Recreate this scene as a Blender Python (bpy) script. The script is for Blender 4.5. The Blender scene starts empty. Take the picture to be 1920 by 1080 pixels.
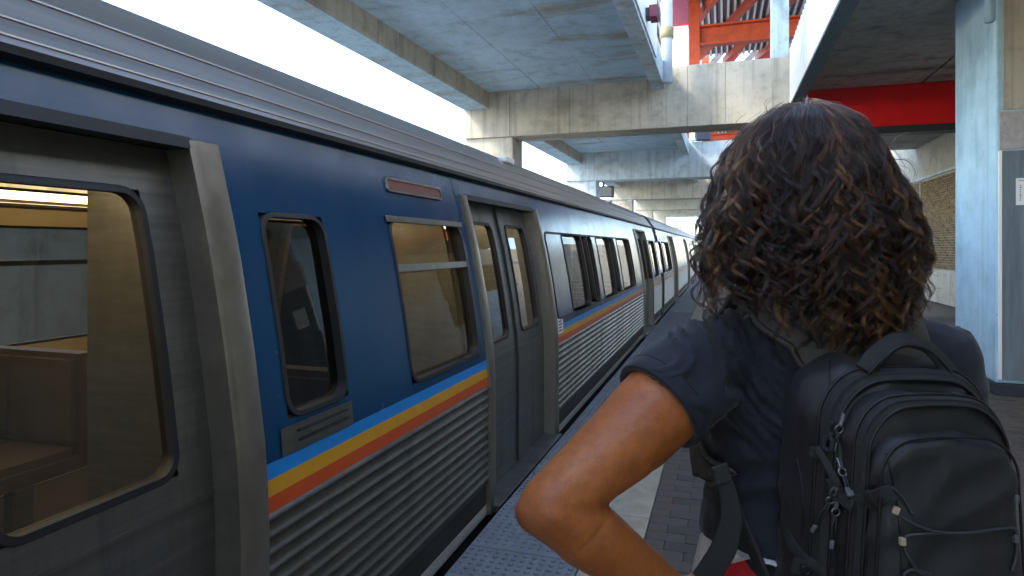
import bpy, bmesh, math, random
from math import sin, cos, pi, radians, sqrt, exp
from mathutils import Vector, Matrix, noise
from mathutils.bvhtree import BVHTree

random.seed(7)
scene = bpy.context.scene
col = scene.collection

# ------------------------------------------------------------------ camera, sky, sun, exposure
H = 1.5                      # eye height above the platform
YAW = math.atan(395 / 1200)  # camera turned from the track direction
cam_d = bpy.data.cameras.new('camera')
cam = bpy.data.objects.new('camera', cam_d)
col.objects.link(cam)
cam.location = (0, 0, H)
cam.rotation_euler = (pi / 2, 0, YAW)
cam_d.sensor_width = 36
cam_d.lens = 36 * 1200 / 1920
cam_d.shift_y = -77 / 1920
cam_d.clip_start = 0.02
cam_d.clip_end = 2000
scene.camera = cam

SUN_EL, SUN_AZ = radians(46), radians(-118)      # azimuth clockwise from +Y
world = bpy.data.worlds.new('World')
scene.world = world
world.use_nodes = True
wn = world.node_tree
bg = wn.nodes['Background']
sky = wn.nodes.new('ShaderNodeTexSky')
sky.sky_type = 'NISHITA'
sky.sun_disc = False
sky.sun_elevation = SUN_EL
sky.sun_rotation = SUN_AZ
sky.air_density = 1.0
sky.dust_density = 1.2
sky.ozone_density = 1.6
wn.links.new(sky.outputs[0], bg.inputs[0])
bg.inputs[1].default_value = 0.15
sun_d = bpy.data.lights.new('sun', 'SUN')
sun_d.energy = .9
sun_d.angle = radians(10)
sun_d.color = (1, .95, .87)
sun = bpy.data.objects.new('sun', sun_d)
col.objects.link(sun)
sdir = Vector((sin(SUN_AZ) * cos(SUN_EL), cos(SUN_AZ) * cos(SUN_EL), sin(SUN_EL)))
sun.rotation_euler = sdir.to_track_quat('Z', 'Y').to_euler()
sun.location = (-30, -20, 40)
scene.view_settings.view_transform = 'Standard'
scene.view_settings.look = 'None'
scene.view_settings.exposure = 2.8
scene.view_settings.gamma = 1
scene.view_settings.use_curve_mapping = False
scene.cycles.use_denoising = True
scene.cycles.max_bounces = 10
scene.cycles.diffuse_bounces = 5
scene.cycles.glossy_bounces = 4
scene.cycles.transparent_max_bounces = 16

# ------------------------------------------------------------------ helpers
def tag(o, label=None, cat=None, group=None, kind=None):
    for k, v in (('label', label), ('category', cat), ('group', group), ('kind', kind)):
        if v:
            o[k] = v
    return o

def empty(name, loc=(0, 0, 0), rz=0.0):
    o = bpy.data.objects.new(name, None)
    col.objects.link(o)
    o.location = loc
    o.rotation_euler = (0, 0, rz)
    return o

class MB:
    """collects shapes and links them as one mesh object"""
    def __init__(self):
        self.v, self.f = [], []
    def add(self, vs, fs):
        n = len(self.v)
        self.v += [tuple(p) for p in vs]
        self.f += [tuple(i + n for i in f) for f in fs]
        return self
    def box(self, x0, x1, y0, y1, z0, z1):
        v = [(x, y, z) for z in (z0, z1) for y in (y0, y1) for x in (x0, x1)]
        return self.add(v, [(0, 2, 3, 1), (4, 5, 7, 6), (0, 1, 5, 4), (2, 6, 7, 3), (0, 4, 6, 2), (1, 3, 7, 5)])
    def cbox(self, c, s, m=None):
        v = [Vector((a * s[0] / 2, b * s[1] / 2, d * s[2] / 2)) for d in (-1, 1) for b in (-1, 1) for a in (-1, 1)]
        if m is not None:
            v = [m @ p for p in v]
        v = [p + Vector(c) for p in v]
        return self.add(v, [(0, 2, 3, 1), (4, 5, 7, 6), (0, 1, 5, 4), (2, 6, 7, 3), (0, 4, 6, 2), (1, 3, 7, 5)])
    def loft(self, rings, closed=True, caps=True):
        n = len(rings[0])
        vs = [p for r in rings for p in r]
        fs = []
        m = n if closed else n - 1
        for i in range(len(rings) - 1):
            for j in range(m):
                k = (j + 1) % n
                fs.append((i * n + j, i * n + k, (i + 1) * n + k, (i + 1) * n + j))
        if caps and closed:
            fs.append(tuple(range(n - 1, -1, -1)))
            fs.append(tuple((len(rings) - 1) * n + j for j in range(n)))
        return self.add(vs, fs)
    def tube(self, pts, r, n=8, caps=True, closed=False):
        pts = [Vector(p) for p in pts]
        rad = r if isinstance(r, (list, tuple)) else [r] * len(pts)
        rings, u = [], None
        L = len(pts)
        for i, p in enumerate(pts):
            t = (pts[(i + 1) % L] - pts[i - 1]) if closed else (pts[min(i + 1, L - 1)] - pts[max(i - 1, 0)])
            if t.length < 1e-9:
                t = Vector((0, 0, 1))
            t.normalize()
            if u is None:
                u = t.orthogonal().normalized()
            else:
                u = (u - t * u.dot(t))
                u = u.normalized() if u.length > 1e-6 else t.orthogonal().normalized()
            w = t.cross(u)
            rings.append([p + (u * cos(2 * pi * k / n) + w * sin(2 * pi * k / n)) * rad[i] for k in range(n)])
        if closed:
            rings.append(rings[0])
        return self.loft(rings, True, caps and not closed)
    def capsule(self, pts, rad, n=16):
        """tapered limb with rounded ends"""
        pts = [Vector(p) for p in pts]
        a = (pts[0] - pts[1]).normalized()
        b = (pts[-1] - pts[-2]).normalized()
        P, R = [], []
        for k in range(4, 0, -1):
            q = k / 4 * pi / 2 * .98
            P.append(pts[0] + a * rad[0] * sin(q)); R.append(rad[0] * cos(q))
        P += pts; R += list(rad)
        for k in range(1, 5):
            q = k / 4 * pi / 2 * .98
            P.append(pts[-1] + b * rad[-1] * sin(q)); R.append(rad[-1] * cos(q))
        return self.tube(P, R, n)
    def ellipsoid(self, c, r, n=16, m=10):
        rings = []
        for i in range(1, m):
            t = pi * i / m
            rings.append([(c[0] + r[0] * sin(t) * cos(2 * pi * k / n), c[1] + r[1] * sin(t) * sin(2 * pi * k / n), c[2] + r[2] * cos(t)) for k in range(n)])
        return self.loft(rings)
    def mesh(self, name, mat=None, smooth=False):
        me = bpy.data.meshes.new(name)
        me.from_pydata(self.v, [], self.f)
        me.update()
        bm = bmesh.new(); bm.from_mesh(me)
        bmesh.ops.recalc_face_normals(bm, faces=bm.faces)
        bm.to_mesh(me); bm.free()
        if mat:
            me.materials.append(mat)
        if smooth:
            me.polygons.foreach_set('use_smooth', [True] * len(me.polygons))
        return me
    def build(self, name, mat=None, parent=None, smooth=False, bevel=0, seg=2, auto=None):
        o = bpy.data.objects.new(name, self.mesh(name, mat, smooth))
        col.objects.link(o)
        if parent:
            o.parent = parent
        if bevel:
            b = o.modifiers.new('bevel', 'BEVEL')
            b.width = bevel; b.segments = seg; b.limit_method = 'ANGLE'; b.angle_limit = radians(40)
        if auto:
            o.data.polygons.foreach_set('use_smooth', [True] * len(o.data.polygons))
            o.data.set_sharp_from_angle(angle=radians(auto))
        return o

def link_copy(name, src, parent, loc=(0, 0, 0)):
    c = src.copy(); c.name = name
    col.objects.link(c); c.parent = parent; c.location = loc
    return c

def copy_tree(o, parent=None):
    c = o.copy()
    col.objects.link(c)
    if parent is not None:
        c.parent = parent
    for ch in list(o.children):
        copy_tree(ch, c)
    return c

# ------------------------------------------------------------------ materials
class NT:
    def __init__(self, name):
        self.m = bpy.data.materials.new(name)
        self.m.use_nodes = True
        self.t = self.m.node_tree
        self.b = self.t.nodes['Principled BSDF']
    def n(self, typ, **kw):
        x = self.t.nodes.new(typ)
        for k, v in kw.items():
            if k in x.inputs.keys():
                x.inputs[k].default_value = v
            else:
                setattr(x, k, v)
        return x
    def l(self, a, b):
        self.t.links.new(a, b)
    def pos(self, scale=(1, 1, 1), obj=False):
        mp = self.n('ShaderNodeMapping')
        if obj:
            g = self.n('ShaderNodeTexCoord'); self.l(g.outputs['Object'], mp.inputs[0])
        else:
            g = self.n('ShaderNodeNewGeometry'); self.l(g.outputs['Position'], mp.inputs[0])
        mp.inputs['Scale'].default_value = scale
        return mp.outputs[0]
    def noise(self, vec, scale, detail=6, rough=.6):
        x = self.n('ShaderNodeTexNoise', Scale=scale, Detail=detail, Roughness=rough)
        self.l(vec, x.inputs['Vector'])
        return x.outputs['Fac']
    def ramp(self, fac, stops):
        r = self.n('ShaderNodeValToRGB')
        e = r.color_ramp.elements
        while len(e) < len(stops):
            e.new(.5)
        for q, (p, c) in zip(e, stops):
            q.position = p
            q.color = (*c, 1) if not isinstance(c, (int, float)) else (c, c, c, 1)
        self.l(fac, r.inputs[0])
        return r.outputs[0]
    def mix(self, fac, a, b, mode='MIX'):
        x = self.n('ShaderNodeMix', data_type='RGBA', blend_type=mode)
        for s, v in ((x.inputs[0], fac), (x.inputs[6], a), (x.inputs[7], b)):
            if isinstance(v, (int, float)):
                s.default_value = v
            elif isinstance(v, tuple):
                s.default_value = (*v, 1)
            else:
                self.l(v, s)
        return x.outputs[2]
    def bump(self, fac, strength, dist=.01, prev=None):
        x = self.n('ShaderNodeBump', Strength=strength, Distance=dist)
        self.l(fac, x.inputs['Height'])
        if prev is not None:
            self.l(prev, x.inputs['Normal'])
        self.l(x.outputs[0], self.b.inputs['Normal'])
        return x.outputs[0]
    def base(self, c):
        if isinstance(c, tuple):
            self.b.inputs['Base Color'].default_value = (*c, 1)
        else:
            self.l(c, self.b.inputs['Base Color'])
    def set(self, **kw):
        for k, v in kw.items():
            self.b.inputs[k.replace('_', ' ')].default_value = v
        return self

def plain(name, c, rough=.6, metal=0., var=.25, scale=14, bump=.0, spec=.5, stretch=(1, 1, 1), obj=False):
    m = NT(name)
    p = m.pos(stretch, obj)
    f = m.noise(p, scale)
    d = tuple(x * (1 - var) for x in c); e = tuple(min(1, x * (1 + var)) for x in c)
    m.base(m.ramp(f, [(.3, d), (.7, e)]))
    m.set(Roughness=rough, Metallic=metal)
    m.b.inputs['Specular IOR Level'].default_value = spec
    if var:
        r = m.n('ShaderNodeMapRange'); m.l(f, r.inputs[0])
        r.inputs[3].default_value = max(0, rough - .12); r.inputs[4].default_value = min(1, rough + .12)
        m.l(r.outputs[0], m.b.inputs['Roughness'])
    if bump:
        m.bump(m.noise(p, scale * 6, 4), bump, .004)
    return m.m

def concrete(name, c, stain=(.16, .13, .07), stain_amt=.5, streak=.72, rough=.85, dark=.55):
    m = NT(name)
    p = m.pos()
    big = m.noise(p, .55, 5, .6)
    med = m.noise(p, 3.2, 8, .7)
    fine = m.noise(p, 60, 4, .7)
    lo = tuple(x * dark for x in c); hi = tuple(min(1, x * 1.18) for x in c)
    base = m.ramp(med, [(.28, lo), (.48, c), (.75, hi)])
    base = m.mix(m.ramp(big, [(.35, .0), (.7, .55)]), base, tuple(x * .72 for x in c))
    # run-off streaks on vertical faces
    s = m.noise(m.pos((5.5, 5.5, .22)), 1.6, 6, .65)
    base = m.mix(m.ramp(s, [(.5, 0.), (.72, streak)]), base, tuple(x * .45 for x in c))
    # brown water stains
    w = m.noise(m.pos((.5, 1.6, .9)), .9, 7, .62)
    base = m.mix(m.ramp(w, [(.54, 0.), (.66, stain_amt)]), base, stain)
    # air holes
    vo = m.n('ShaderNodeTexVoronoi', Scale=9.0); m.l(p, vo.inputs['Vector'])
    hole = m.ramp(vo.outputs['Distance'], [(.035, 1.), (.06, 0.)])
    base = m.mix(hole, base, tuple(x * .3 for x in c))
    m.base(base)
    m.set(Roughness=rough)
    b = m.bump(fine, .25, .004)
    m.bump(m.noise(m.pos((1, 1, 6)), 4, 5), .18, .02, b)
    return m.m

def paint_mat(name, c):
    m = NT(name)
    p = m.pos()
    f = m.noise(m.pos((1, .6, .25)), 3.5, 7, .65)
    g = m.noise(m.pos((1, 6, .3)), 2.4, 6, .7)
    base = m.mix(m.ramp(f, [(.35, 0.), (.8, .5)]), c, tuple(x * 1.5 + .004 for x in c))
    base = m.mix(m.ramp(g, [(.56, 0.), (.78, .16)]), base, (.03, .032, .033))
    m.base(base)
    r = m.n('ShaderNodeMapRange'); m.l(m.noise(p, 5, 6), r.inputs[0])
    r.inputs[3].default_value = .12; r.inputs[4].default_value = .34
    m.l(r.outputs[0], m.b.inputs['Roughness'])
    m.b.inputs['Specular IOR Level'].default_value = .36
    b = m.bump(m.noise(m.pos((1, 1, .6)), 1.7, 2), .16, .02)
    m.bump(m.noise(p, 150, 2), .03, .001, b)
    return m.m
def steel_mat(name, c, rough):
    m = NT(name)
    p = m.pos()
    f = m.noise(m.pos((1, .25, 9)), 4, 6, .65)
    g = m.noise(m.pos((1, 5, .35)), 2.2, 7, .7)
    base = m.ramp(f, [(.3, tuple(x * .8 for x in c)), (.7, tuple(x * 1.2 for x in c))])
    base = m.mix(m.ramp(g, [(.5, 0.), (.75, .6)]), base, tuple(x * .42 for x in c))
    m.base(base)
    m.set(Metallic=1.)
    r = m.n('ShaderNodeMapRange'); m.l(g, r.inputs[0])
    r.inputs[3].default_value = rough - .1; r.inputs[4].default_value = rough + .22
    m.l(r.outputs[0], m.b.inputs['Roughness'])
    m.bump(m.noise(m.pos((1, 1, 1)), 2.6, 3), .22, .02)
    return m.m
M = {}
M['concrete'] = concrete('concrete', (.50, .455, .36))
M['concrete_cool'] = concrete('concrete_cool', (.54, .64, .68), stain_amt=.35)  # pale blue light on the farther cross frames is put into this base
M['edge_skylit'] = concrete('edge_skylit_concrete', (.36, .52, .60), stain=(.28, .22, .11), stain_amt=.6)  # sky's blue on the edge beam's underside, put into the base colour
M['soffit'] = concrete('soffit', (.38, .53, .63), stain=(.26, .20, .10), stain_amt=.75, streak=.2)  # plain concrete; the blue of the sky light is mixed into its base
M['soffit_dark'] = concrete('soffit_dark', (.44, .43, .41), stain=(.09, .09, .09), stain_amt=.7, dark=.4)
M['white_paint'] = plain('white_paint', (.82, .81, .76), .6, var=.06, scale=3, bump=.05)
M['pier_blue'] = concrete('pier_blue', (.40, .60, .72), stain=(.17, .31, .42), stain_amt=.55, streak=.4, rough=.6, dark=.75)  # blue sky light on the pier's track side is put into the colour
M['red_steel'] = plain('red_steel', (.44, .052, .008), .5, var=.25, scale=6, bump=.05)
M['red_fascia'] = plain('red_fascia', (.82, .006, .009), .45, var=.1, scale=3)
M['maroon'] = plain('maroon', (.20, .03, .055), .5, var=.1)
M['steel_dark'] = plain('steel_dark', (.03, .032, .036), .5, var=.2)
M['beam_teal'] = plain('beam_teal', (.10, .155, .175), .6, var=.25, scale=4)
M['pipe_pale'] = plain('pipe_pale', (.58, .64, .70), .5, var=.08)
M['collar_olive'] = plain('collar_olive', (.24, .21, .11), .6, var=.2)
M['deck'] = plain('roof_deck', (.16, .16, .17), .5, var=.2, scale=4)
M['deck_rib'] = plain('deck_rib', (.7, .7, .68), .5, var=.1)
M['stainless'] = steel_mat('stainless', (.24, .235, .22), .30)
M['flute_ridge'] = plain('flute_ridge', (.70, .69, .65), .38, .35, var=.16, scale=6, stretch=(1, .3, 6))  # ridges coloured paler for the sky light they catch
M['flute_valley'] = steel_mat('flute_valley', (.13, .127, .12), .42)
M['stainless_dull'] = steel_mat('stainless_dull', (.20, .20, .195), .40)
M['jamb'] = plain('jamb', (.25, .225, .185), .4, .85, var=.12)
M['train_blue'] = paint_mat('train_blue', (.0004, .042, .106))
M['stripe_blue'] = plain('stripe_blue', (.012, .23, .62), .35, var=.06)
M['stripe_yellow'] = plain('stripe_yellow', (.62, .30, .015), .35, var=.06)
M['stripe_orange'] = plain('stripe_orange', (.56, .075, .012), .35, var=.08)
M['roof_grey'] = plain('roof_grey', (.36, .33, .30), .34, .6, var=.2, scale=3, stretch=(1, .12, 8))
M['rubber'] = plain('rubber', (.012, .012, .013), .55, var=.25, scale=30)
M['skirt'] = plain('skirt', (.022, .022, .023), .6, var=.35, scale=5)
M['lining'] = plain('lining', (.42, .34, .20), .5, var=.12, scale=4)
M['car_floor'] = plain('car_floor', (.07, .055, .045), .5, var=.3)
M['seat'] = plain('seat', (.05, .026, .014), .45, var=.15)
M['seat_pad'] = plain('seat_pad', (.05, .03, .018), .7, var=.2)
M['tactile'] = plain('tactile', (.18, .19, .205), .75, var=.22, scale=7, bump=.15)
M['edge_slab'] = plain('edge_slab', (.36, .32, .24), .85, var=.22, scale=9, bump=.2)
M['grout'] = plain('grout', (.05, .048, .045), .9, var=.3)
M['ground'] = plain('ground', (.27, .26, .24), .95, var=.35, scale=3, bump=.3)
M['wall_cream'] = concrete('wall_cream', (.50, .48, .38), stain_amt=.25, streak=.25)
M['metal_panel'] = plain('metal_panel', (.15, .185, .22), .45, .1, var=.28, scale=2.5, stretch=(7, 7, .5), bump=.05)
M['plinth'] = plain('plinth', (.025, .032, .045), .5, var=.3)
M['plaster'] = plain('plaster', (.38, .36, .35), .95, var=.22, scale=16, bump=.7)
M['paper'] = plain('paper', (.78, .78, .76), .6, var=.03)
M['ink'] = plain('ink', (.02, .02, .022), .7, var=.1)

def pavers_mat():
    m = NT('paver')
    oi = m.n('ShaderNodeObjectInfo')
    p = m.pos()
    f = m.noise(p, 30, 6)
    cell = m.n('ShaderNodeTexVoronoi', Scale=4.); m.l(p, cell.inputs['Vector'])
    a = m.ramp(f, [(.3, (.072, .057, .045)), (.7, (.122, .098, .077))])
    a = m.mix(oi.outputs['Random'], a, (.05, .044, .04))
    m.base(a)
    m.set(Roughness=.8)
    m.bump(m.noise(p, 140, 4), .3, .003)
    return m.m
M['paver'] = pavers_mat()

def brick_mat():
    m = NT('brick')
    p = m.pos()
    f = m.noise(m.pos((1, 3, 14)), 1.2, 4)
    m.base(m.ramp(f, [(.3, (.13, .085, .04)), (.55, (.24, .17, .085)), (.75, (.33, .25, .14))]))
    m.set(Roughness=.9)
    m.bump(m.noise(p, 60, 4), .4, .005)
    return m.m
M['brick'] = brick_mat()

def glass(name, tint, ior=1.5, extra=.0):
    m = NT(name)
    t = m.t
    tr = m.n('ShaderNodeBsdfTransparent'); tr.inputs[0].default_value = (*tint, 1)
    gl = m.n('ShaderNodeBsdfGlossy'); gl.inputs['Roughness'].default_value = .02
    gl.inputs[0].default_value = (.95, .97, 1, 1)
    fr = m.n('ShaderNodeFresnel'); fr.inputs[0].default_value = ior
    ad = m.n('ShaderNodeMath', operation='ADD'); m.l(fr.outputs[0], ad.inputs[0]); ad.inputs[1].default_value = extra
    mx = m.n('ShaderNodeMixShader')
    m.l(ad.outputs[0], mx.inputs[0]); m.l(tr.outputs[0], mx.inputs[1]); m.l(gl.outputs[0], mx.inputs[2])
    m.l(mx.outputs[0], t.nodes['Material Output'].inputs[0])
    return m.m
M['glass'] = glass('glass', (.46, .43, .37))
M['glass_dark'] = glass('glass_dark', (.10, .10, .10))

def emit(name, c, s):
    m = NT(name)
    m.base(c)
    m.b.inputs['Emission Color'].default_value = (*c, 1)
    m.b.inputs['Emission Strength'].default_value = s
    return m.m
M['car_light'] = emit('car_light', (1, .83, .52), 1.6)
M['sign_lit'] = emit('sign_lit', (.10, .035, .028), .05)
# ------------------------------------------------------------------ ground and platform
o = MB().box(-400, 400, -200, 600, -2.2, -1.2).build('ground', M['ground'])
tag(o, 'bare grey ground under the station and track', 'ground', kind='structure')

plat = MB().box(-1.2, 9, -8, 120, -1.19, -.03).build('platform', M['grout'], bevel=.01)
tag(plat, 'long station platform running beside the train', 'platform', kind='structure')
# tactile strip: one tile per slab, domes as one stuff part
tile0 = MB().box(-1.21, -.645, 0, .595, -.028, 0).build('tactile_tile', M['tactile'], plat, bevel=.003, seg=1)
for k in range(1, 80):
    c = link_copy('tactile_tile', tile0, plat, (0, (k - 3) * .6, random.uniform(-.0012, .0012)))
tile0.location = (0, -3 * .6, 0)
d = MB()
for j in range(0, 330):
    y = -.2 + .0465 * j
    for i in range(12):
        x = -1.185 + .0465 * i
        if abs((y / .6) % 1 - .5) > .47:
            continue
        r0, r1 = .0135, .008
        d.loft([[(x + r * cos(a * pi / 3), y + r * sin(a * pi / 3), z) for a in range(6)] for r, z in ((r0, -.001), (r0 * .9, .004), (r1, .007))])
tag(d.build('tactile_dome', M['tactile'], plat, smooth=True), kind='stuff')
slab0 = MB().box(-.639, -.385, 0, 1.192, -.028, -.001).build('edge_slab', M['edge_slab'], plat, bevel=.004, seg=1)
slab0.location = (0, -2.4, 0)
for k in range(1, 45):
    link_copy('edge_slab', slab0, plat, (0, -2.4 + 1.2 * k, 0))
# brick pavers: near ones one by one, the rest joined
pv = MB().box(-.0985, .0985, -.0485, .0485, -.028, 0).mesh('paver', M['paver'])
rest = MB()
npv = 0
for j in range(0, 240):
    y = -.6 + .1 * j
    for i in range(-1, 30):
        x = -.28 + .2 * i + (.1 if j % 2 else 0)
        if x - .0985 < -.378:
            if x + .0985 < -.33:
                continue
            rest.box(-.378, x + .0985, y - .0485, y + .0485, -.028, -.001)
            continue
        dz = random.uniform(-.0018, .0014)
        near = (x < .55 and 2.3 < y < 6.9) or (x > 1.7 and x < 2.7 and 5.2 < y < 7.7)
        if near and npv < 300 and (x < .25 or x > 1.7):
            c = bpy.data.objects.new('paver', pv)
            col.objects.link(c); c.parent = plat
            c.location = (x, y, dz); c.rotation_euler = (0, 0, random.uniform(-.012, .012))
            npv += 1
        elif y < 14 or x < 1.2:
            rest.box(x - .0985, x + .0985, y - .0485, y + .0485, -.028, dz - .001)
tag(rest.build('paver_field', M['paver'], plat), kind='stuff')
MB().box(-.38, 8.9, 23.4, 119, -.028, -.002).build('paving_far', M['paver'], plat)
MB().box(-.639, -.385, 51.7, 119, -.028, -.001).build('edge_slab', M['edge_slab'], plat)
MB().box(-1.21, -.645, 46.5, 119, -.028, 0).build('tactile_tile', M['tactile'], plat)

# ------------------------------------------------------------------ unseen wall added beyond the track to block sky through the windows
wall = MB().box(-8.0, -7.7, -40, 160, -1.19, 1.9).build('sky_block_wall', M['concrete_cool'], bevel=.015)
tag(wall, 'unseen low concrete wall added past the track to block sky behind windows', 'wall')

# ------------------------------------------------------------------ cross frames
ords = ['first', 'second', 'third', 'fourth', 'fifth', 'sixth', 'seventh', 'eighth', 'ninth', 'tenth']
XL, XC, XS, XB = -5.37, -4.80, -1.08, 1.20
def portal(y, label, mat):
    t = empty('concrete_portal', (XL, y, -1.19))
    b = MB().box(0, XB - XL, 0, .75, H + 2.36 + 1.19, H + 3.57 + 1.19).build('crossbeam', mat, t, bevel=.018)
    # cast panels on the face of the beam, open joints between them
    e = [.006, 1.05, 2.35, 3.62, 4.31, 4.72, 5.42, XB - XL - .006]
    if y < 35:
        for a, c_ in zip(e, e[1:]):
            MB().box(a + .004, c_ - .004, -.016, -.002, H + 2.368 + 1.19, H + 3.562 + 1.19).build('cast_panel', mat, t, bevel=.003, seg=1)
    MB().box(0, 1.1, .03, .72, 0, H + 2.36 + 1.19).build('column', mat, t, bevel=.018)
    tag(t, label, 'portal', 'concrete cross frames over the track')
    return t
fy = [-16.0, 13.0, 22.55, 32.1, 41.7, 51.3, 60.9, 70.5, 80.1]
flab = ['concrete cross frame behind the viewer, over the train',
        'stained concrete beam and column directly above the curly hair, widest of the frames in view',
        'concrete cross frame second in line behind the widest stained one',
        'concrete cross frame third in line, just past the dark sign box',
        'pale cream concrete cross frame fourth in line over the train roof',
        'small concrete cross frame fifth in line over the train',
        'small concrete cross frame sixth in line over the train',
        'small concrete cross frame seventh in line over the train',
        'tiny concrete cross frame last in line above the end of the train']
for i, y in enumerate(fy):
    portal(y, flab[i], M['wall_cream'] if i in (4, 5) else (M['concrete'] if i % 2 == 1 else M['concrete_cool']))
# cast joint ribs (thin raised seams) and hole on the big crossbeam are in its material

# ------------------------------------------------------------------ roof slabs: soffit panels, edge beam, lip beam
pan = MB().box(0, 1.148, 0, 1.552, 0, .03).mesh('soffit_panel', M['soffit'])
def slab(y0, y1, label):
    t = empty('roof_slab', (XL, y0, 0))
    L = y1 - y0
    W = XS - XL
    MB().box(.57, W - .25, 0, L, H + 3.372, H + 3.56).build('slab', M['soffit_dark'], t)
    MB().box(0, .57, 0, L, H + 3.0, H + 3.565).build('edge_beam', M['concrete'], t, bevel=.015)
    MB().box(.012, .558, .01, L - .01, H + 2.985, H + 2.997).build('edge_skylit_sheet', M['edge_skylit'], t)  # thin sheet added under the beam to carry the sky's blue
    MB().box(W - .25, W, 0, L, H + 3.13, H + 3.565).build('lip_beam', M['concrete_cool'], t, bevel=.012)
    n = int(round(L / 1.56))
    sx = (W - .25 - .57) / 3
    for i in range(3):
        for j in range(n):
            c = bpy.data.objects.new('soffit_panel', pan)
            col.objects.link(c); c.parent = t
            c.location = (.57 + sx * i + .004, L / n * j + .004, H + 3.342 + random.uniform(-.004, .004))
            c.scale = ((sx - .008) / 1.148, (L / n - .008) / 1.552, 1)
    tag(t, label, 'roof slab', 'concrete roof slabs over the track')
    return t
slab(-15.25, 13.0, 'water stained concrete roof slab with a blue lit underside, nearest in view')
slab(13.75, 22.55, 'small blue lit roof slab seen under the widest crossbeam')
slab(23.3, 32.1, 'roof slab beyond the second cross frame')
slab(32.85, 41.7, 'roof slab beyond the third cross frame')
slab(42.45, 51.3, 'roof slab beyond the fourth cross frame')

# ------------------------------------------------------------------ parapet beside the slot with its lamp
par = MB().box(-1.25, -1.05, 4.5, 11.0, H + 3.57, H + 5.6).box(-1.076, -1.05, 4.5, 11.0, H + 3.18, H + 3.57).build('parapet_wall', M['white_paint'], bevel=.01)
tag(par, 'cream painted upstand wall along the edge of the roof slab', 'wall')
lamp = empty('wall_fitting', (-1.05, 9.4, H + 3.36))
MB().box(.0, .05, -.10, .10, -.07, .07).build('bracket', M['steel_dark'], lamp, bevel=.01)
MB().box(.052, .17, -.14, .14, -.09, .09).build('housing', M['maroon'], lamp, bevel=.015)
MB().box(.172, .18, -.11, .11, -.06, .06).build('lens', M['steel_dark'], lamp, bevel=.003)
tag(lamp, 'small dark red box fitting on the cream upstand wall', 'wall fitting')

# ------------------------------------------------------------------ upper posts over the big crossbeam
zt = H + 3.572
post = empty('painted_post', (-.83, 13.2, zt))
MB().box(-.18, .18, 0, .3, 0, .86).build('lower_shaft', M['white_paint'], post, bevel=.01)
MB().box(-.176, .176, .004, .296, .862, 4.2).build('upper_shaft', M['maroon'], post, bevel=.01)
MB().box(-.2, .2, -.02, .32, .846, .862).build('band', M['red_fascia'], post)
tag(post, 'square post painted maroon above and white below, on the big crossbeam', 'post')
pipe = empty('drain_pipe', (-1.02, 12.6, zt))
MB().tube([(0, 0, -.42), (0, 0, 4.2)], .11, 14).build('pipe', M['pipe_pale'], pipe, smooth=True)
MB().tube([(0, 0, .42), (0, 0, .62)], .135, 14).build('collar', M['collar_olive'], pipe, smooth=True)
tag(pipe, 'pale blue round pipe with a collar between cream wall and maroon post', 'pipe')
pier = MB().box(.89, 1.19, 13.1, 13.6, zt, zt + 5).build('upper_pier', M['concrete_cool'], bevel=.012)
tag(pier, 'pale grey square concrete pier standing on the big crossbeam', 'pier')

# red steel canopy
def canopy(y0, zb, label, deck_z, n_rib, ylen, near=-3.2):
    t = empty('steel_canopy', (-.74, y0, 0))
    c = MB().box(-.16, .16, .04, .10, 0, 8).box(-.16, .16, .30, .36, 0, 8).box(-.02, .02, .10, .30, 0, 8)
    c.v = [(x, y, z + H + 3.4) for x, y, z in c.v]
    c.build('post', M['red_steel'], t)
    c = MB().box(.165, 5.2, .06, .34, zb, zb + .05).box(.165, 5.2, .06, .34, zb + .48, zb + .53).box(.165, 5.2, .185, .215, zb + .05, zb + .48)
    c.build('beam', M['red_steel'], t)
    for k in range(5):
        a = Vector((.0 + 1.05 * k - 1.3, 5.6, deck_z - .2)); b = Vector((2.5 + 1.05 * k - 1.3, -2.5, deck_z - .2))
        dv = (b - a); L = dv.length; q = dv.to_track_quat('Y', 'Z').to_matrix()
        MB().cbox((a + b) / 2, (.16, L, .2), q).build('rafter', M['red_steel'], t)
    r = MB()
    n = n_rib
    prof = []
    for k in range(n):
        x = -1.8 + 7.4 * k / n; w = 7.4 / n
        prof += [(x, 0), (x + .5 * w, 0), (x + .58 * w, .07), (x + .92 * w, .07)]
    r.loft([[(x, yy, deck_z + z) for x, z in prof] for yy in (near, ylen)], closed=False, caps=False)
    r.build('roof_deck', M['deck'], t)
    r = MB()
    for k in range(n):
        x = -1.8 + 7.4 * k / n; w = 7.4 / n
        r.box(x + .1 * w, x + .42 * w, near, ylen, deck_z - .03, deck_z - .002)
    tag(r.build('deck_rib', M['deck_rib'], t), kind='stuff')
    tag(t, label, 'canopy', 'red steel canopies above the roof slot')
    return t
canopy(17.6, H + 5.35, 'red orange steel canopy with ribbed metal deck above the big crossbeam', H + 6.6, 42, 5.6, -9)  # deck carried nearer, out of view, to shade the big crossbeam
canopy(30.0, H + 4.55, 'smaller red steel canopy seen under the big crossbeam', H + 6.0, 42, 8.0)
# far striped canopy
t = empty('striped_canopy', (0, 27.0, 0))
for k in range(9):
    x = -2.0 + .75 * k
    m = MB(); m.loft([[(x + 2.4, 0, H + 8.6), (x + 2.4 + .36, 0, H + 8.6), (x + 2.4 + .36, 0, H + 8.66), (x + 2.4, 0, H + 8.66)], [(x, 9, H + 8.2), (x + .36, 9, H + 8.2), (x + .36, 9, H + 8.26), (x, 9, H + 8.26)]])
    m.build('slat', M['red_fascia'] if k % 2 else M['white_paint'], t)
tag(t, 'distant canopy of pale and red slats beyond the steel beam', 'canopy')

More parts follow.
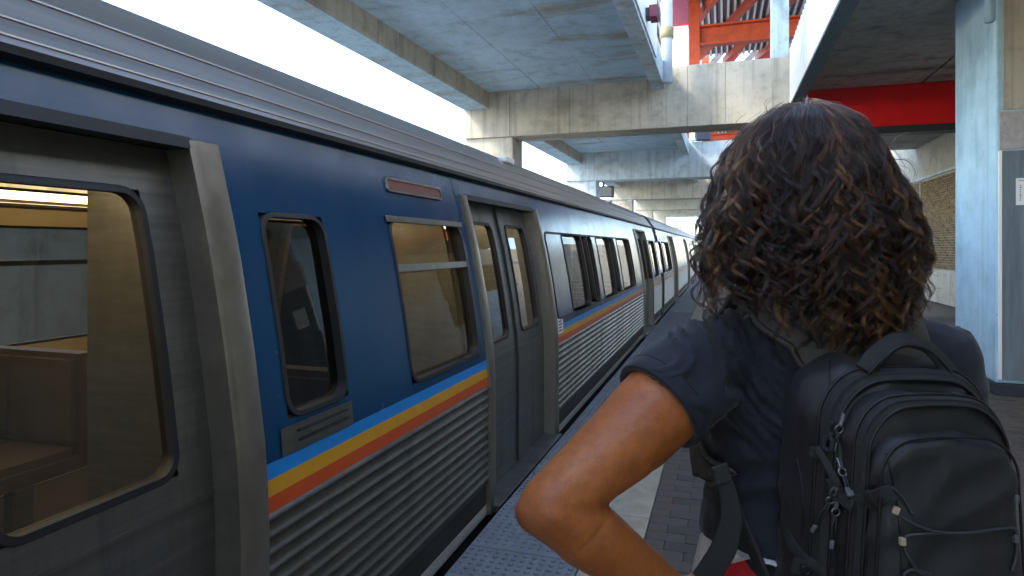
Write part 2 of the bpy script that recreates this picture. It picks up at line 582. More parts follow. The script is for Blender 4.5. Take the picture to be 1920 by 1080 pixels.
# ------------------------------------------------------------------ edge beam and slab over the platform, red fascia beam
rb = empty('platform_beam', (XB, -8.0, 0))
f = MB()
pr = []
for k in range(84):
    y = .25 * k
    pr += [(0, y), (0, y + .12), (-.012, y + .14), (-.012, y + .235)]
f.loft([[(x, y, z) for x, y in pr] for z in (H + 2.655, H + 3.7)], closed=False, caps=False)
f.build('ribbed_face', M['white_paint'], rb)
MB().box(.004, .18, 0, 21, H + 2.6, H + 3.7).box(-.02, .003, 0, 21, H + 2.6, H + 2.65).build('beam', M['beam_teal'], rb, bevel=.01)
tag(rb, 'white ribbed edge beam over the platform, dark underneath', 'beam')

rs = empty('platform_roof', (XB + .19, -15.9, 0))
MB().box(0, 8, 0, 38, H + 2.94, H + 3.5).build('slab', M['soffit_dark'], rs)
pan2 = MB().box(0, 1.9, 0, 2.09, 0, .03).mesh('soffit_panel', M['soffit_dark'])
for i in range(4):
    for j in range(14):
        c = bpy.data.objects.new('soffit_panel', pan2); col.objects.link(c); c.parent = rs
        c.location = (.02 + 1.96 * i + random.uniform(0, .03), .01 + 2.1 * j, H + 2.908 + random.uniform(-.008, .006))
tag(rs, 'dark stained concrete ceiling over the platform beside the pier', 'ceiling')
rf = empty('red_fascia', (XB + .3, 13.02, 0))
MB().box(0, 9, 0, .3, H + 2.17, H + 2.9).build('panel', M['red_fascia'], rf, bevel=.008)
MB().box(0, 9, -.03, .33, H + 2.04, H + 2.166).build('base_rail', M['steel_dark'], rf, bevel=.006)
tag(rf, 'bright red fascia beam between the hair and the pale blue pier', 'beam')

sc_ = MB().box(XS + .004, XB - .016, -16, -3.2, H + 3.3, H + 3.56).build('slot_shade', M['soffit_dark'], bevel=.01)  # added out of view to keep sky light off the near train
tag(sc_, 'unseen slab added over the slot behind the viewer to shade the train', 'roof slab')
# ------------------------------------------------------------------ pier
pr_ = empty('concrete_pier', (2.63, 7.7, 0))
MB().box(0, 1.6, 0, 1.2, .12, H + 2.9).build('shaft', M['pier_blue'], pr_, bevel=.02)
MB().box(-.02, 1.62, -.03, 1.22, 0, .118).build('plinth', M['plinth'], pr_, bevel=.006)
MB().box(.055, 1.5, -.014, -.002, .16, H + .97).build('metal_panel', M['metal_panel'], pr_, bevel=.003)
MB().box(.03, 1.5, -.012, -.002, H + .985, H + 1.37).build('plaster_patch', M['plaster'], pr_, bevel=.004)
MB().box(.02, .05, -.02, -.002, .16, H + .97).build('corner_bead', M['white_paint'], pr_, bevel=.003)
MB().box(.06, 1.5, -.012, -.002, H + 1.385, H + 2.85).build('upper_face', M['concrete'], pr_, bevel=.004)
MB().box(.30, .325, -.013, -.006, H + 1.155, H + 1.18).build('hole', M['ink'], pr_)
MB().tube([(-.03, .05, H + 2.30), (-.03, .05, H + 2.9)], .05, 10).build('conduit', M['pier_blue'], pr_, smooth=True)
tag(pr_, 'square concrete pier with pale blue side and grey metal cladding', 'pier')
sg = empty('paper_notice', (2.63 + .165, 7.682, H + .42))
MB().box(0, .21, -.002, 0, 0, .27).build('sheet', M['paper'], sg)
mk = MB()
for cx in range(4):
    x = .03 + .043 * cx
    y = .21 - random.uniform(0, .02)
    while y > .05:
        hgt = random.uniform(.008, .014)
        mk.box(x, x + random.uniform(.012, .02), -.0032, -.0022, y - hgt * .5, y)
        mk.box(x + .004, x + .009, -.0036, -.0033, y - hgt, y)
        y -= hgt + random.uniform(.006, .012)
mk.box(.02, .19, -.003, -.0022, .243, .248)
tag(mk.build('lettering', M['ink'], sg), kind='stuff')
tag(sg, 'small white notice with rows of tiny black marks on the grey pier', 'notice')
# ------------------------------------------------------------------ side wall of the platform with brick screens
sw = empty('platform_wall', (5.5, 9, 0))
MB().box(0, .3, -26, 60, 0, H + 3.4).build('wall', M['wall_cream'], sw)  # run on behind the viewer to darken the train's reflections
MB().box(-.05, -.002, .2, 40, H + 1.93, H + 2.0).build('ledge', M['concrete_cool'], sw, bevel=.006)
br = MB()
def bricks(y0, y1, z0, z1):
    k = 0; z = z0
    while z < z1 - .02:
        y = y0 + (.16 if k % 2 else 0) - .16
        while y < y1:
            a, b = max(y, y0), min(y + .31, y1)
            if b - a > .03:
                e = random.uniform(0, .02)
                br.box(-.055 - e, -.003, a, b, z, z + .052)
            y += .325
        z += .064; k += 1
bricks(9.3, 12.2, .94, H + 1.88)
bricks(12.3, 17.0, H + .55, H + 1.88)
tag(br.build('brick_course', M['brick'], sw), kind='stuff')
MB().box(-.09, -.06, 12.2, 12.28, .9, H + 1.9).build('brick_end_trim', M['concrete'], sw)
MB().box(-.07, -.003, 12.6, 15.5, 0, H + .5).build('blue_door', M['pier_blue'], sw, bevel=.01)
tag(sw, 'cream platform wall with thin brown brickwork behind the hair', 'wall')

# ------------------------------------------------------------------ hanging signs down the platform
def hang_sign(x, y, z, w, h, face, band, label):
    t = empty('hanging_sign', (x, y, z))
    MB().box(-w / 2, w / 2, 0, .12, 0, h).build('panel', face, t, bevel=.006)
    if band:
        MB().box(-w / 2 + .1, w / 2 - .1, -.004, -.001, h * .35, h * .7).build('band', band, t)
    for s in (-1, 1):
        MB().box(s * w * .4 - .02, s * w * .4 + .02, .04, .08, h + .002, h + 1.2).build('hanger', M['steel_dark'], t)
    tag(t, label, 'sign')
hang_sign(.2, 36, H + 1.15, 1.9, .42, M['paper'], M['red_fascia'], 'white hanging sign with a red line beside the hair')
hang_sign(-.9, 44, H + .45, 1.5, .4, M['steel_dark'], None, 'small dark hanging board above the far end of the train')
bx = empty('sign_box', (-5.3, 28.0, H + 1.73))
MB().box(-.1, .75, 0, .25, .45, .95).build('housing', M['steel_dark'], bx, bevel=.02)
MB().box(-.03, .68, -.012, -.002, .5, .9).build('screen', M['glass_dark'], bx)
MB().box(.25, .35, .1, .16, .952, 1.272).build('hanger', M['steel_dark'], bx)
tag(bx, 'dark sign box hanging under the edge beam between the second and third columns', 'sign')
nb = empty('speaker_box', (-1.0, 22.3, H + 3.6))
MB().box(.15, .62, 0, .3, -.02, .6).build('housing', plain('navy', (.01, .018, .04), .5), nb, bevel=.02)
MB().box(-.05, .12, .0, .25, -.02, 1.2).build('post', M['white_paint'], nb, bevel=.01)
tag(nb, 'dark navy box on a white post above the second crossbeam', 'box')

# distant buildings beyond the tracks, seen between the columns
rnd = random.Random(3)
def far_building(x, y, w, d_, h, label):
    t = empty('distant_building', (x, y, -1.19))
    MB().box(0, w, 0, d_, 0, h).build('wall', M['white_paint'], t)
    MB().box(-.4, w + .4, -.4, d_ + .4, h, h + .8).build('roof', M['concrete_cool'], t)
    wm = MB().box(w + .02, w + .1, -.9, .9, -1.1, 1.1).mesh('window', M['glass_dark'])
    wf = MB().box(0, 1.8, -.1, -.02, -1.1, 1.1).mesh('window', M['glass_dark'])
    for fz in range(int(h // 4)):
        for k in range(int(d_ // 5)):
            c = bpy.data.objects.new('window', wm); col.objects.link(c); c.parent = t
            c.location = (0, 2.5 + 5 * k, 2.5 + 4 * fz)
        for k in range(int(w // 5)):
            c = bpy.data.objects.new('window', wf); col.objects.link(c); c.parent = t
            c.location = (2 + 5 * k, 0, 2.5 + 4 * fz)
    tag(t, label, 'building')
far_building(-62, 150, 26, 30, 17, 'pale distant building seen between the first two columns')
# ------------------------------------------------------------------ train
CX, HW = -2.74, 1.45          # centre line and half width
PZ = [(-2, .0), (.70, .0), (.90, .012), (1.2, .055), (1.5, .11), (1.8, .185), (1.93, .225), (3, .6)]
def off(z):
    for (a, p), (b, q) in zip(PZ, PZ[1:]):
        if z <= b:
            return p + (q - p) * (z - a) / (b - a)
    return PZ[-1][1]
def X(z, out=0., s=1):        # surface x at height z (car coordinates), pushed outward by out
    return s * (HW - off(z) + out)
def zsteps(a, b, st=.09):
    n = max(1, int(math.ceil((b - a) / st)))
    return [a + (b - a) * i / n for i in range(n + 1)]
def intervals(y0, y1, holes):
    """parts of y0..y1 outside the holes"""
    out, y = [], y0
    for a, b in sorted(holes):
        if b <= y0 or a >= y1:
            continue
        if a > y:
            out.append((y, a))
        y = max(y, b)
    if y < y1:
        out.append((y, y1))
    return out
def skin(mb, y0, y1, z0, z1, out=0., s=1):
    zs = zsteps(z0, z1)
    mb.loft([[(X(z, out, s), y, z) for z in zs] for y in (y0, y1)], closed=False, caps=False)
def panel(mb, y0, y1, z0, z1, holes, out=0., s=1):
    """curved side sheet with rectangular holes (y0,y1,z0,z1)"""
    ys = sorted({y0, y1, *[h[0] for h in holes], *[h[1] for h in holes]})
    ys = [y for y in ys if y0 <= y <= y1]
    for a, b in zip(ys, ys[1:]):
        m = (a + b) / 2
        cut = [(h[2], h[3]) for h in holes if h[0] < m < h[1]]
        for c, d in intervals(z0, z1, cut):
            skin(mb, a, b, c, d, out, s)
def rrect(y0, y1, z0, z1, r, n=5):
    P = []
    for cy, cz, a0 in ((y1 - r, z1 - r, 0), (y0 + r, z1 - r, pi / 2), (y0 + r, z0 + r, pi), (y1 - r, z0 + r, 3 * pi / 2)):
        for k in range(n + 1):
            a = a0 + pi / 2 * k / n
            P.append((cy + r * cos(a), cz + r * sin(a)))
    # extra points along the vertical sides so the frame follows the curve
    Q = []
    for i, p in enumerate(P):
        q = P[(i + 1) % len(P)]
        Q.append(p)
        if abs(q[1] - p[1]) > .15:
            m = int(abs(q[1] - p[1]) / .1)
            for k in range(1, m):
                Q.append((p[0] + (q[0] - p[0]) * k / m, p[1] + (q[1] - p[1]) * k / m))
    return Q
def wframe(y0, y1, z0, z1, w, r, o_out, o_in, s=1):
    """rounded ring; y0.. is the clear opening"""
    A = rrect(y0, y1, z0, z1, r)
    B = []
    for y, z in A:
        dy = -1 if y < (y0 + y1) / 2 else 1
        cy = y0 + r if dy < 0 else y1 - r
        cz = z0 + r if z < (z0 + z1) / 2 else z1 - r
        if (y < y0 + r or y > y1 - r) and (z < z0 + r or z > z1 - r):
            v = Vector((y - cy, z - cz)).normalized()
        elif y <= y0 + 1e-6 or y >= y1 - 1e-6:
            v = Vector((dy, 0))
        else:
            v = Vector((0, -1 if z < cz + 1e-6 and z < (z0 + z1) / 2 else 1))
        B.append((y + v.x * w, z + v.y * w))
    m = MB()
    ring = lambda P, o: [(X(z, o, s), y, z) for y, z in P]
    m.loft([ring(B, o_in), ring(B, o_out - .003), ring([((a[0] * .85 + b[0] * .15), (a[1] * .85 + b[1] * .15)) for a, b in zip(B, A)], o_out), ring(A, o_out), ring(A, o_in)], True, False)
    return m
def pane(y0, y1, z0, z1, o, s=1):
    m = MB(); skin(m, y0, y1, z0, z1, o, s); return m
def barz(y0, y1, z, h, o0, o1, s=1):
    """horizontal bar along the side"""
    m = MB()
    sec = [(X(z - h / 2, o0, s), z - h / 2), (X(z - h / 2, o1, s), z - h / 2), (X(z + h / 2, o1, s), z + h / 2), (X(z + h / 2, o0, s), z + h / 2)]
    m.loft([[(x, y, zz) for x, zz in sec] for y in (y0, y1)])
    return m

ZF0, ZF1, ZS, ZG = .135, .700, .846, 1.925   # flutes, stripes top, gutter
DT = 1.79
def build_car(name, y0, y1, doors, wins, label, special=False):
    t = empty(name, (CX, 0, 0))
    tag(t, label, 'train car', 'cars of the blue and silver train')
    dh = [(a, b, -.05, DT) for a, b in doors]
    dd = [(a, b) for a, b in doors]
    for s in (1, -1):
        near = s > 0
        # skirt
        m = MB()
        for a, b in intervals(y0, y1, []):
            skin(m, a, b, -.5, -.055, -.03, s)
        for a, b in intervals(y0, y1, dd):
            skin(m, a, b, -.055, ZF0, -.012, s)
        m.build('skirt', M['skirt'], t, auto=30)
        # fluted panels
        n = 11
        pitch = (ZF1 - ZF0) / n
        sec = []
        for k in range(n):
            z = ZF0 + pitch * k
            sec += [(z, 0), (z + pitch * .46, 0), (z + pitch * .56, .007), (z + pitch * .66, .0125), (z + pitch * .76, .0125), (z + pitch * .88, .007)]
        sec.append((ZF1, 0))
        for a, b in intervals(y0, y1, [(p - .03, q + .03) for p, q in dd]):
            m = MB()
            m.loft([[(X(z, o, s), y, z) for z, o in sec] for y in (a, b)], closed=False, caps=False)
            m.build('fluted_panel', M['flute_valley'], t, auto=50)
            fl = t.children[-1]; fl.data.materials.append(M['flute_ridge'])
            for fc in fl.data.polygons:
                zc = ((fc.center.z - ZF0) / pitch) % 1
                fc.material_index = 1 if .52 < zc < .94 else 0
            for (z0_, z1_, mat, nm) in ((ZF1, ZF1 + .048, 'stripe_orange', 'orange_stripe'), (ZF1 + .048, ZF1 + .098, 'stripe_yellow', 'yellow_stripe'), (ZF1 + .098, ZS, 'stripe_blue', 'blue_stripe')):
                m = MB(); skin(m, a, b, z0_, z1_, .001, s); m.build(nm, M[mat], t)
        # upper body sheet
        holes = [(a, b, ZS - .01, DT) for a, b in dd] + [(w[0] - .012, w[1] + .012, w[2] - .012, w[3] + .012) for w in wins]
        m = MB(); panel(m, y0, y1, ZS, ZG, holes, 0, s); m.build('body_side', M['train_blue'], t, smooth=True)
        # joints between the side sheets
        for yj in [y0 + 1.83 * k for k in range(1, int((y1 - y0) / 1.83))] if special else []:
            yj = min([yj] + [w[1] + .06 for w in wins if w[0] - .05 < yj < w[1] + .05], key=lambda v: -v)
            if not any(a - .1 < yj < b + .1 for a, b in dd):
                m = MB(); skin(m, yj - .003, yj + .003, ZS + .002, ZG - .015, .0012, s)
                m.build('sheet_joint', M['rubber'], t)
        # inner lining
        m = MB(); panel(m, y0 + .05, y1 - .05, 0, 1.8, [(a, b, -.05, DT) for a, b in dd] + holes[len(dd):], -.075, s)
        m.build('lining', M['lining'], t)
        # windows
        for w in wins:
            kind = w[4]
            fr = wframe(w[0], w[1], w[2], w[3], .018, .06, .006, -.05, s).build('window_frame', M['rubber'], t, auto=40)
            pane(w[0] - .01, w[1] + .01, w[2] - .01, w[3] + .01, -.028, s).build('pane', M['glass_dark'] if kind == 'dark' else M['glass'], fr)
            if kind == 'hopper':
                zt_ = w[2] + (w[3] - w[2]) * .70
                barz(w[0] - .005, w[1] + .005, zt_, .035, -.02, .006, s).build('transom', M['stainless'], fr, bevel=.004)
                barz(w[0] - .03, w[1] + .03, w[3] + .012, .03, .003, .014, s).build('head_rail', M['stainless'], fr, bevel=.004)
        # doors
        for a, b in doors:
            zz = zsteps(-.05, DT + .02)
            for yy, sg_ in ((a, 1), (b, -1)):
                pr = [(.016, -.075 * sg_), (.02, -.06 * sg_), (.02, .005 * sg_), (.016, .018 * sg_), (.004, .03 * sg_), (-.13, .03 * sg_), (-.13, -.075 * sg_)]
                f = MB().loft([[(X(z, o, s), yy + dy, z) for o, dy in pr] for z in zz]).build('door_post', M['jamb'], t, auto=35)
            barz(a + .02, b - .02, DT + .012, .034, -.13, .006, s).build('door_header', M['rubber'], t)
            mid = (a + b) / 2
            mb = MB(); mb.box(min(X(0, -.16, s), X(0, .055, s)), max(X(0, -.16, s), X(0, .055, s)), a - .02, b + .02, -.06, -.012)
            mb.build('threshold', M['stainless_dull'], t, bevel=.004)
            for q, (p0, p1) in enumerate(((a + .012, mid - .004), (mid + .004, b - .012))):
                wy0, wy1, wz0, wz1 = p0 + .15, p1 - .15, .90, 1.645
                m = MB(); panel(m, p0, p1, -.01, DT, [(wy0 - .012, wy1 + .012, wz0 - .012, wz1 + .012)], -.085, s)
                # back sheet and edges
                panel(m, p0, p1, -.01, DT, [(wy0 - .012, wy1 + .012, wz0 - .012, wz1 + .012)], -.12, s)
                for e in (p0, p1):
                    z_ = zsteps(-.01, DT)
                    m.loft([[(X(z, o, s), e, z) for z in z_] for o in (-.085, -.12)], closed=False, caps=False)
                lf = m.build('door_leaf', M['stainless_dull'], t, auto=40)
                wframe(wy0, wy1, wz0, wz1, .02, .05, -.078, -.118, s).build('gasket', M['rubber'], lf, auto=40)
                pane(wy0 - .008, wy1 + .008, wz0 - .008, wz1 + .008, -.10, s).build('pane', M['glass'], lf)
                e = p1 if q == 0 else p0
                m = MB(); z_ = zsteps(0, DT - .01)
                hw = .009
                m.loft([[(X(z, -.08, s), e - hw, z), (X(z, -.072, s), e, z), (X(z, -.08, s), e + hw, z), (X(z, -.12, s), e + hw, z), (X(z, -.12, s), e - hw, z)] for z in z_])
                m.build('edge_seal', M['rubber'], lf)
                barz(p0 + .02, p1 - .02, .80, .012, -.086, -.08, s).build('kick_rail', M['stainless'], lf)
        if not near:
            break
    # roof: gutter, cove with ribs, crown
    m = MB()
    m.loft([[(s_ * x, y, z) for s_, x, z in ([(-1, HW - off(ZG) + o, z) for o, z in ((.004, ZG - .012), (.03, ZG), (.03, ZG + .02), (0, ZG + .025))])] for y in (y0, y1)], True)
    m.loft([[(x, y, z) for x, z in ((HW - off(ZG) + .004, ZG - .012), (HW - off(ZG) + .03, ZG), (HW - off(ZG) + .03, ZG + .02), (HW - off(ZG), ZG + .025))] for y in (y0, y1)], True)
    m.build('gutter', M['rubber'], t)
    q = [(HW - off(ZG), ZG + .02), (1.20, 1.985), (1.165, 2.03), (1.12, 2.10), (1.05, 2.18), (.96, 2.245), (.85, 2.285), (.6, 2.34), (.3, 2.375), (0, 2.385)]
    P = q + [(-x, z) for x, z in q[-2::-1]]
    m = MB(); m.loft([[(x, y, z) for x, z in P] for y in (y0, y1)], closed=False, caps=False)
    rf_ = m.build('roof', M['roof_grey'], t, auto=30)
    for x, z in ((1.205, 1.978), (1.166, 2.03), (1.112, 2.112)):
        MB().tube([(x, y0 + .02, z), (x, y1 - .02, z)], .005, 6).build('roof_rib', M['roof_grey'], rf_)
    if special:
        for yv in (5.1, 10.2):
            MB().cbox((1.0, yv, 2.225), (.10, .22, .05)).build('roof_lamp', M['white_paint'], rf_, bevel=.012)
    # interior
    MB().box(-1.36, 1.36, y0 + .05, y1 - .05, -.06, 0).build('floor', M['car_floor'], t)
    m = MB(); m.loft([[(x, y, z) for x, z in ((1.2, 1.78), (.9, 1.80), (.55, 1.86), (0, 1.88), (-.55, 1.86), (-.9, 1.80), (-1.2, 1.78))] for y in (y0 + .05, y1 - .05)], False, False)
    m.build('ceiling', M['lining'], t)
    for x in (.62, -.62):
        y = y0 + .5
        while y < y1 - 1.3:
            MB().box(x - .06, x + .06, y, y + 1.35, 1.742, 1.80).build('light_strip', M['car_light'], t)
            y += 1.5
    # bulkheads
    for y in (y0, y1 - .05):
        m = MB()
        pr = [(X(-.4), -.4), (X(.7), .7), (X(1.2), 1.2), (X(1.9), 1.9), (1.12, 2.10), (.85, 2.28), (0, 2.38)]
        pr = pr + [(-x, z) for x, z in pr[-2::-1]]
        m.loft([[(x * .985, y + dy, z) for x, z in pr] for dy in (.005, .045)])
        m.build('end_wall', M['stainless_dull'], t)
    # seats in pairs either side of the aisle, poles at the doors
    sm = MB()
    sm.box(-.46, .46, -.22, .22, .36, .43).box(-.46, .46, .17, .25, .43, .95)
    seat_me = sm.mesh('seat', M['seat'])
    pad = MB().box(-.21, .21, -.2, .16, .43, .47).box(-.21, .21, .13, .168, .5, .92).mesh('seat_pad', M['seat_pad'])
    leg = MB().box(-.3, -.24, -.05, .05, 0, .36).box(.24, .3, -.05, .05, 0, .36).mesh('seat_leg', M['stainless_dull'])
    y = y0 + .9
    while y < y1 - .8:
        if not any(a - .45 < y < b + .45 for a, b in doors):
            for x in (.86, -.86):
                c = bpy.data.objects.new('seat', seat_me); col.objects.link(c); c.parent = t; c.location = (x, y, 0)
                for dx in (-.23, .23):
                    p = bpy.data.objects.new('seat_pad', pad); col.objects.link(p); p.parent = c; p.location = (dx, 0, 0)
                p = bpy.data.objects.new('seat_leg', leg); col.objects.link(p); p.parent = c
        y += .86
    pol = MB().tube([(0, 0, 0), (0, 0, 1.86)], .017, 8).mesh('grab_pole', M['stainless'], True)
    for a, b in doors:
        for x, yy in ((.75, a - .25), (.75, b + .25), (0, (a + b) / 2), (-.75, a - .25), (-.75, b + .25)):
            c = bpy.data.objects.new('grab_pole', pol); col.objects.link(c); c.parent = t; c.location = (x, yy, 0)
        for yy in (a - .2, b + .2):
            for x in (1, -1):
                MB().loft([[(x * .6, yy - .015, z), (X(z, -.09, x), yy - .015, z), (X(z, -.09, x), yy + .015, z), (x * .6, yy + .015, z)] for z in (0, .7, .9, 1.2, 1.5, 1.7)]).build('windscreen', M['stainless_dull'], t)
    for x in (.5, -.5):
        MB().tube([(x, y0 + .3, 1.70), (x, y1 - .3, 1.70)], .014, 6).build('hand_rail', M['stainless'], t)
    MB().box(-1.2, 1.2, y0 + .3, y1 - .3, -.85, -.1).build('underframe', M['skirt'], t)
    for y in (y0 + 2.5, y1 - 2.5):
        m = MB()
        for yy in (y - .95, y + .95):
            for x in (.75, -.75):
                m.tube([(x - .06, yy, -.72), (x + .06, yy, -.72)], .40, 20)
        m.box(-.95, -.87, y - 1.2, y + 1.2, -.85, -.6).box(.87, .95, y - 1.2, y + 1.2, -.85, -.6)
        m.build('bogie', M['steel_dark'], t)
    return t

W0, W1 = .905, 1.615
carA = build_car('train_car', -8.1, 14.55,
                 [(-6.9, -5.45), (-.01, 1.50), (3.55, 5.03), (11.25, 12.7)],
                 [(1.72, 2.04, W0 + .06, 1.60, 'dark'), (2.56, 3.36, W0, W1, 'hopper'),
                  (5.78, 7.15, W0, W1, 'plain'), (7.45, 8.72, W0, W1, 'plain'), (8.98, 10.25, W0, W1, 'plain'),
                  (13.1, 14.1, W0, W1, 'plain'), (-2.2, -.6, W0, W1, 'plain'), (-4.6, -2.8, W0, W1, 'plain')],
                 'nearest blue and silver train car with the stainless doors beside the viewer', True)
# destination sign above the hopper window, louvre under the dark window, placard beside the door
ds = wframe(2.62, 3.20, 1.765, 1.815, .011, .008, .010, -.03).build('route_sign', M['stainless'], carA, auto=40)
pane(2.615, 3.205, 1.762, 1.818, .004).build('display', M['sign_lit'], ds)
lv = MB(); skin(lv, 1.66, 2.06, ZS + .004, W0 + .03, .006)
lv = lv.build('louvre_panel', M['stainless'], carA)
for k in range(2):
    barz(1.74, 2.02, ZS + .035 + .03 * k, .008, .006, .014).build('louvre', M['rubber'], lv)
pc = MB(); skin(pc, 5.14, 5.33, .775, .90, .004)
pc = pc.build('placard', M['paper'], carA)
m = MB()
for k in range(4):
    m_ = .795 + .026 * k
    skin(m, 5.17, 5.29 - .02 * (k % 2), m_, m_ + .009, .0055)
tag(m.build('lettering', M['ink'], pc), kind='stuff')

def gen(y):
    D = [(y + 3.2, y + 4.7), (y + 10.6, y + 12.1), (y + 18.0, y + 19.5)]
    Wn = [(y + .7, y + 2.7, W0, W1, 'plain')]
    for b in (4.7, 12.1):
        Wn += [(b + .5 + 1.72 * k, b + .5 + 1.72 * k + 1.4, W0, W1, 'plain') for k in range(3)]
    Wn.append((y + 20.1, y + 21.8, W0, W1, 'plain'))
    return D, Wn
D, Wn = gen(15.25)
carB = build_car('train_car', 15.25, 37.75, D, Wn, 'second car of the train, coupled behind the nearest one')
for k, lab in enumerate(('third car of the train, small in the distance', 'fourth car of the train, tiny in the distance', 'last visible car at the far end of the train')):
    c = copy_tree(carB)
    c.location = (CX + .0, 23.2 * (k + 1), 0)
    c['label'] = lab
for k in range(4):
    g = MB()
    y = 14.55 + 23.2 * k
    pr = [(1.05, -.3), (1.05, 1.9), (.8, 2.1), (-.8, 2.1), (-1.05, 1.9), (-1.05, -.3)]
    rings = []
    for j in range(9):
        q = 1.0 if j % 2 else .93
        rings.append([(CX + x * q, y + .01 + .68 * j / 8, z * q + .05) for x, z in pr])
    g.loft(rings)
    o = g.build('gangway_bellows', M['rubber'])
    tag(o, ['black bellows between the nearest and second train cars', 'black bellows between the second and third train cars', 'black bellows between the third and fourth train cars', 'black bellows between the fourth and last train cars'][k], 'bellows', 'bellows between the train cars')
# ------------------------------------------------------------------ the traveller (built in her own upright frame, turned with her)
def L(px, py, d):
    """a point d metres ahead of the viewer, along the direction she faces"""
    return Vector(((px - 960) / 1200 * d, d, H + (463 - py) / 1200 * d))
def remesh(mb, name, voxel, smooth=4, mat=None, parent=None, fn=None, factor=.5):
    o = mb.build(name, None, None)
    r = o.modifiers.new('r', 'REMESH'); r.mode = 'VOXEL'; r.voxel_size = voxel; r.use_smooth_shade = True
    s = o.modifiers.new('s', 'SMOOTH'); s.iterations = smooth; s.factor = factor
    dg = bpy.context.evaluated_depsgraph_get()
    me = bpy.data.meshes.new_from_object(o.evaluated_get(dg))
    bpy.data.objects.remove(o)
    me.name = name
    if fn:
        nv = [v.normal.copy() for v in me.vertices]
        for v, n in zip(me.vertices, nv):
            v.co = fn(v.co, n)
    me.polygons.foreach_set('use_smooth', [True] * len(me.polygons))
    if mat:
        me.materials.append(mat)
    o = bpy.data.objects.new(name, me); col.objects.link(o)
    if parent:
        o.parent = parent
    return o

def skin_mat():
    m = NT('skin')
    p = m.pos()
    f = m.noise(p, 9, 5); g = m.noise(p, 90, 4)
    c = m.ramp(f, [(.3, (.40, .110, .024)), (.7, (.50, .160, .038))])
    c = m.mix(m.ramp(g, [(.45, 0.), (.70, .5)]), c, (.30, .09, .025))
    mo = m.noise(p, 26, 6, .75)
    c = m.mix(m.ramp(mo, [(.42, 0.), (.62, .45)]), c, (.25, .075, .028))
    # darker, drier skin over the point of the elbow
    ew = Matrix.Rotation(YAW, 3, 'Z') @ L(985, 985, .885)
    vd = m.n('ShaderNodeVectorMath', operation='DISTANCE'); m.l(p, vd.inputs[0]); vd.inputs[1].default_value = ew
    ad = m.n('ShaderNodeMath', operation='MULTIPLY_ADD'); m.l(m.noise(p, 45, 5, .7), ad.inputs[0]); ad.inputs[1].default_value = .03; m.l(vd.outputs['Value'], ad.inputs[2])
    c = m.mix(m.ramp(ad.outputs[0], [(.028, .6), (.062, 0.)]), c, (.20, .085, .05))
    m.base(c)
    r = m.n('ShaderNodeMapRange'); m.l(m.noise(p, 55, 5, .7), r.inputs[0]); r.inputs[3].default_value = .34; r.inputs[4].default_value = .62; m.l(r.outputs[0], m.b.inputs['Roughness'])
    m.b.inputs['Subsurface Weight'].default_value = .08
    m.b.inputs['Subsurface Radius'].default_value = (.01, .004, .002)
    m.b.inputs['Subsurface Scale'].default_value = .5
    b = m.bump(m.noise(p, 130, 5, .7), .38, .0018)
    v = m.n('ShaderNodeTexVoronoi', Scale=260.); m.l(p, v.inputs['Vector'])
    m.bump(v.outputs['Distance'], .10, .0006, b)
    return m.m
M['skin'] = skin_mat()
def cloth(name, c, c2, rough, weave, wr=.4, sheen=.0, wsc=7):
    m = NT(name)
    p = m.pos()
    f = m.noise(p, 12, 5)
    cc = m.ramp(f, [(.3, c), (.7, c2)])
    fz = m.noise(p, 210, 4, .8)
    cc = m.mix(m.ramp(fz, [(.35, .45), (.5, 0.)]), cc, tuple(x * .45 for x in c))
    cc = m.mix(m.ramp(fz, [(.55, 0.), (.72, .5)]), cc, tuple(x * 1.9 for x in c2))
    m.base(cc)
    m.set(Roughness=rough)
    m.b.inputs['Sheen Weight'].default_value = sheen
    b = m.bump(m.noise(m.pos((1, 1, .45)), wsc, 3, .45), wr, .02)
    if weave:
        w1 = m.n('ShaderNodeTexWave', Scale=weave, Distortion=.6); w1.bands_direction = 'X'
        w2 = m.n('ShaderNodeTexWave', Scale=weave, Distortion=.6); w2.bands_direction = 'Z'
        m.l(p, w1.inputs[0]); m.l(p, w2.inputs[0])
        a = m.n('ShaderNodeMath', operation='ADD'); m.l(w1.outputs['Fac'], a.inputs[0]); m.l(w2.outputs['Fac'], a.inputs[1])
        m.bump(a.outputs[0], .12, .0008, b)
    return m.m
M['shirt'] = cloth('shirt', (.0062, .0078, .0142), (.0096, .0120, .0208), .85, 260, .38, .12)
M['trousers'] = cloth('trousers', (.42, .008, .016), (.52, .012, .02), .8, 200, .3)
M['undershirt'] = cloth('undershirt', (.55, .55, .56), (.65, .65, .65), .85, 200, .5)
M['nylon'] = cloth('nylon', (.0085, .009, .0108), (.0130, .0136, .0158), .55, 330, .5, .06, wsc=13)
M['nylon_matte'] = cloth('nylon_matte', (.011, .0118, .0128), (.018, .0186, .0192), .8, 420, .12)
M['strap_pad'] = cloth('strap_pad', (.05, .046, .042), (.07, .064, .059), .85, 500, .1)
M['piping'] = plain('piping', (.005, .005, .006), .5, var=.1)
M['metal_grey'] = plain('metal_grey', (.22, .22, .23), .35, .8, var=.2, scale=90)
M['tab_grey'] = plain('tab_grey', (.10, .105, .11), .5, var=.2, scale=120)
M['cord'] = plain('cord', (.03, .031, .034), .6, var=.4, scale=300)
M['tan_tab'] = plain('tan_tab', (.42, .35, .24), .6, var=.15, scale=90)
M['shoe'] = plain('shoe', (.03, .03, .035), .6)
M['eye_white'] = plain('eye_white', (.7, .68, .65), .3, var=.05)
M['lip'] = plain('lip', (.28, .07, .045), .4)

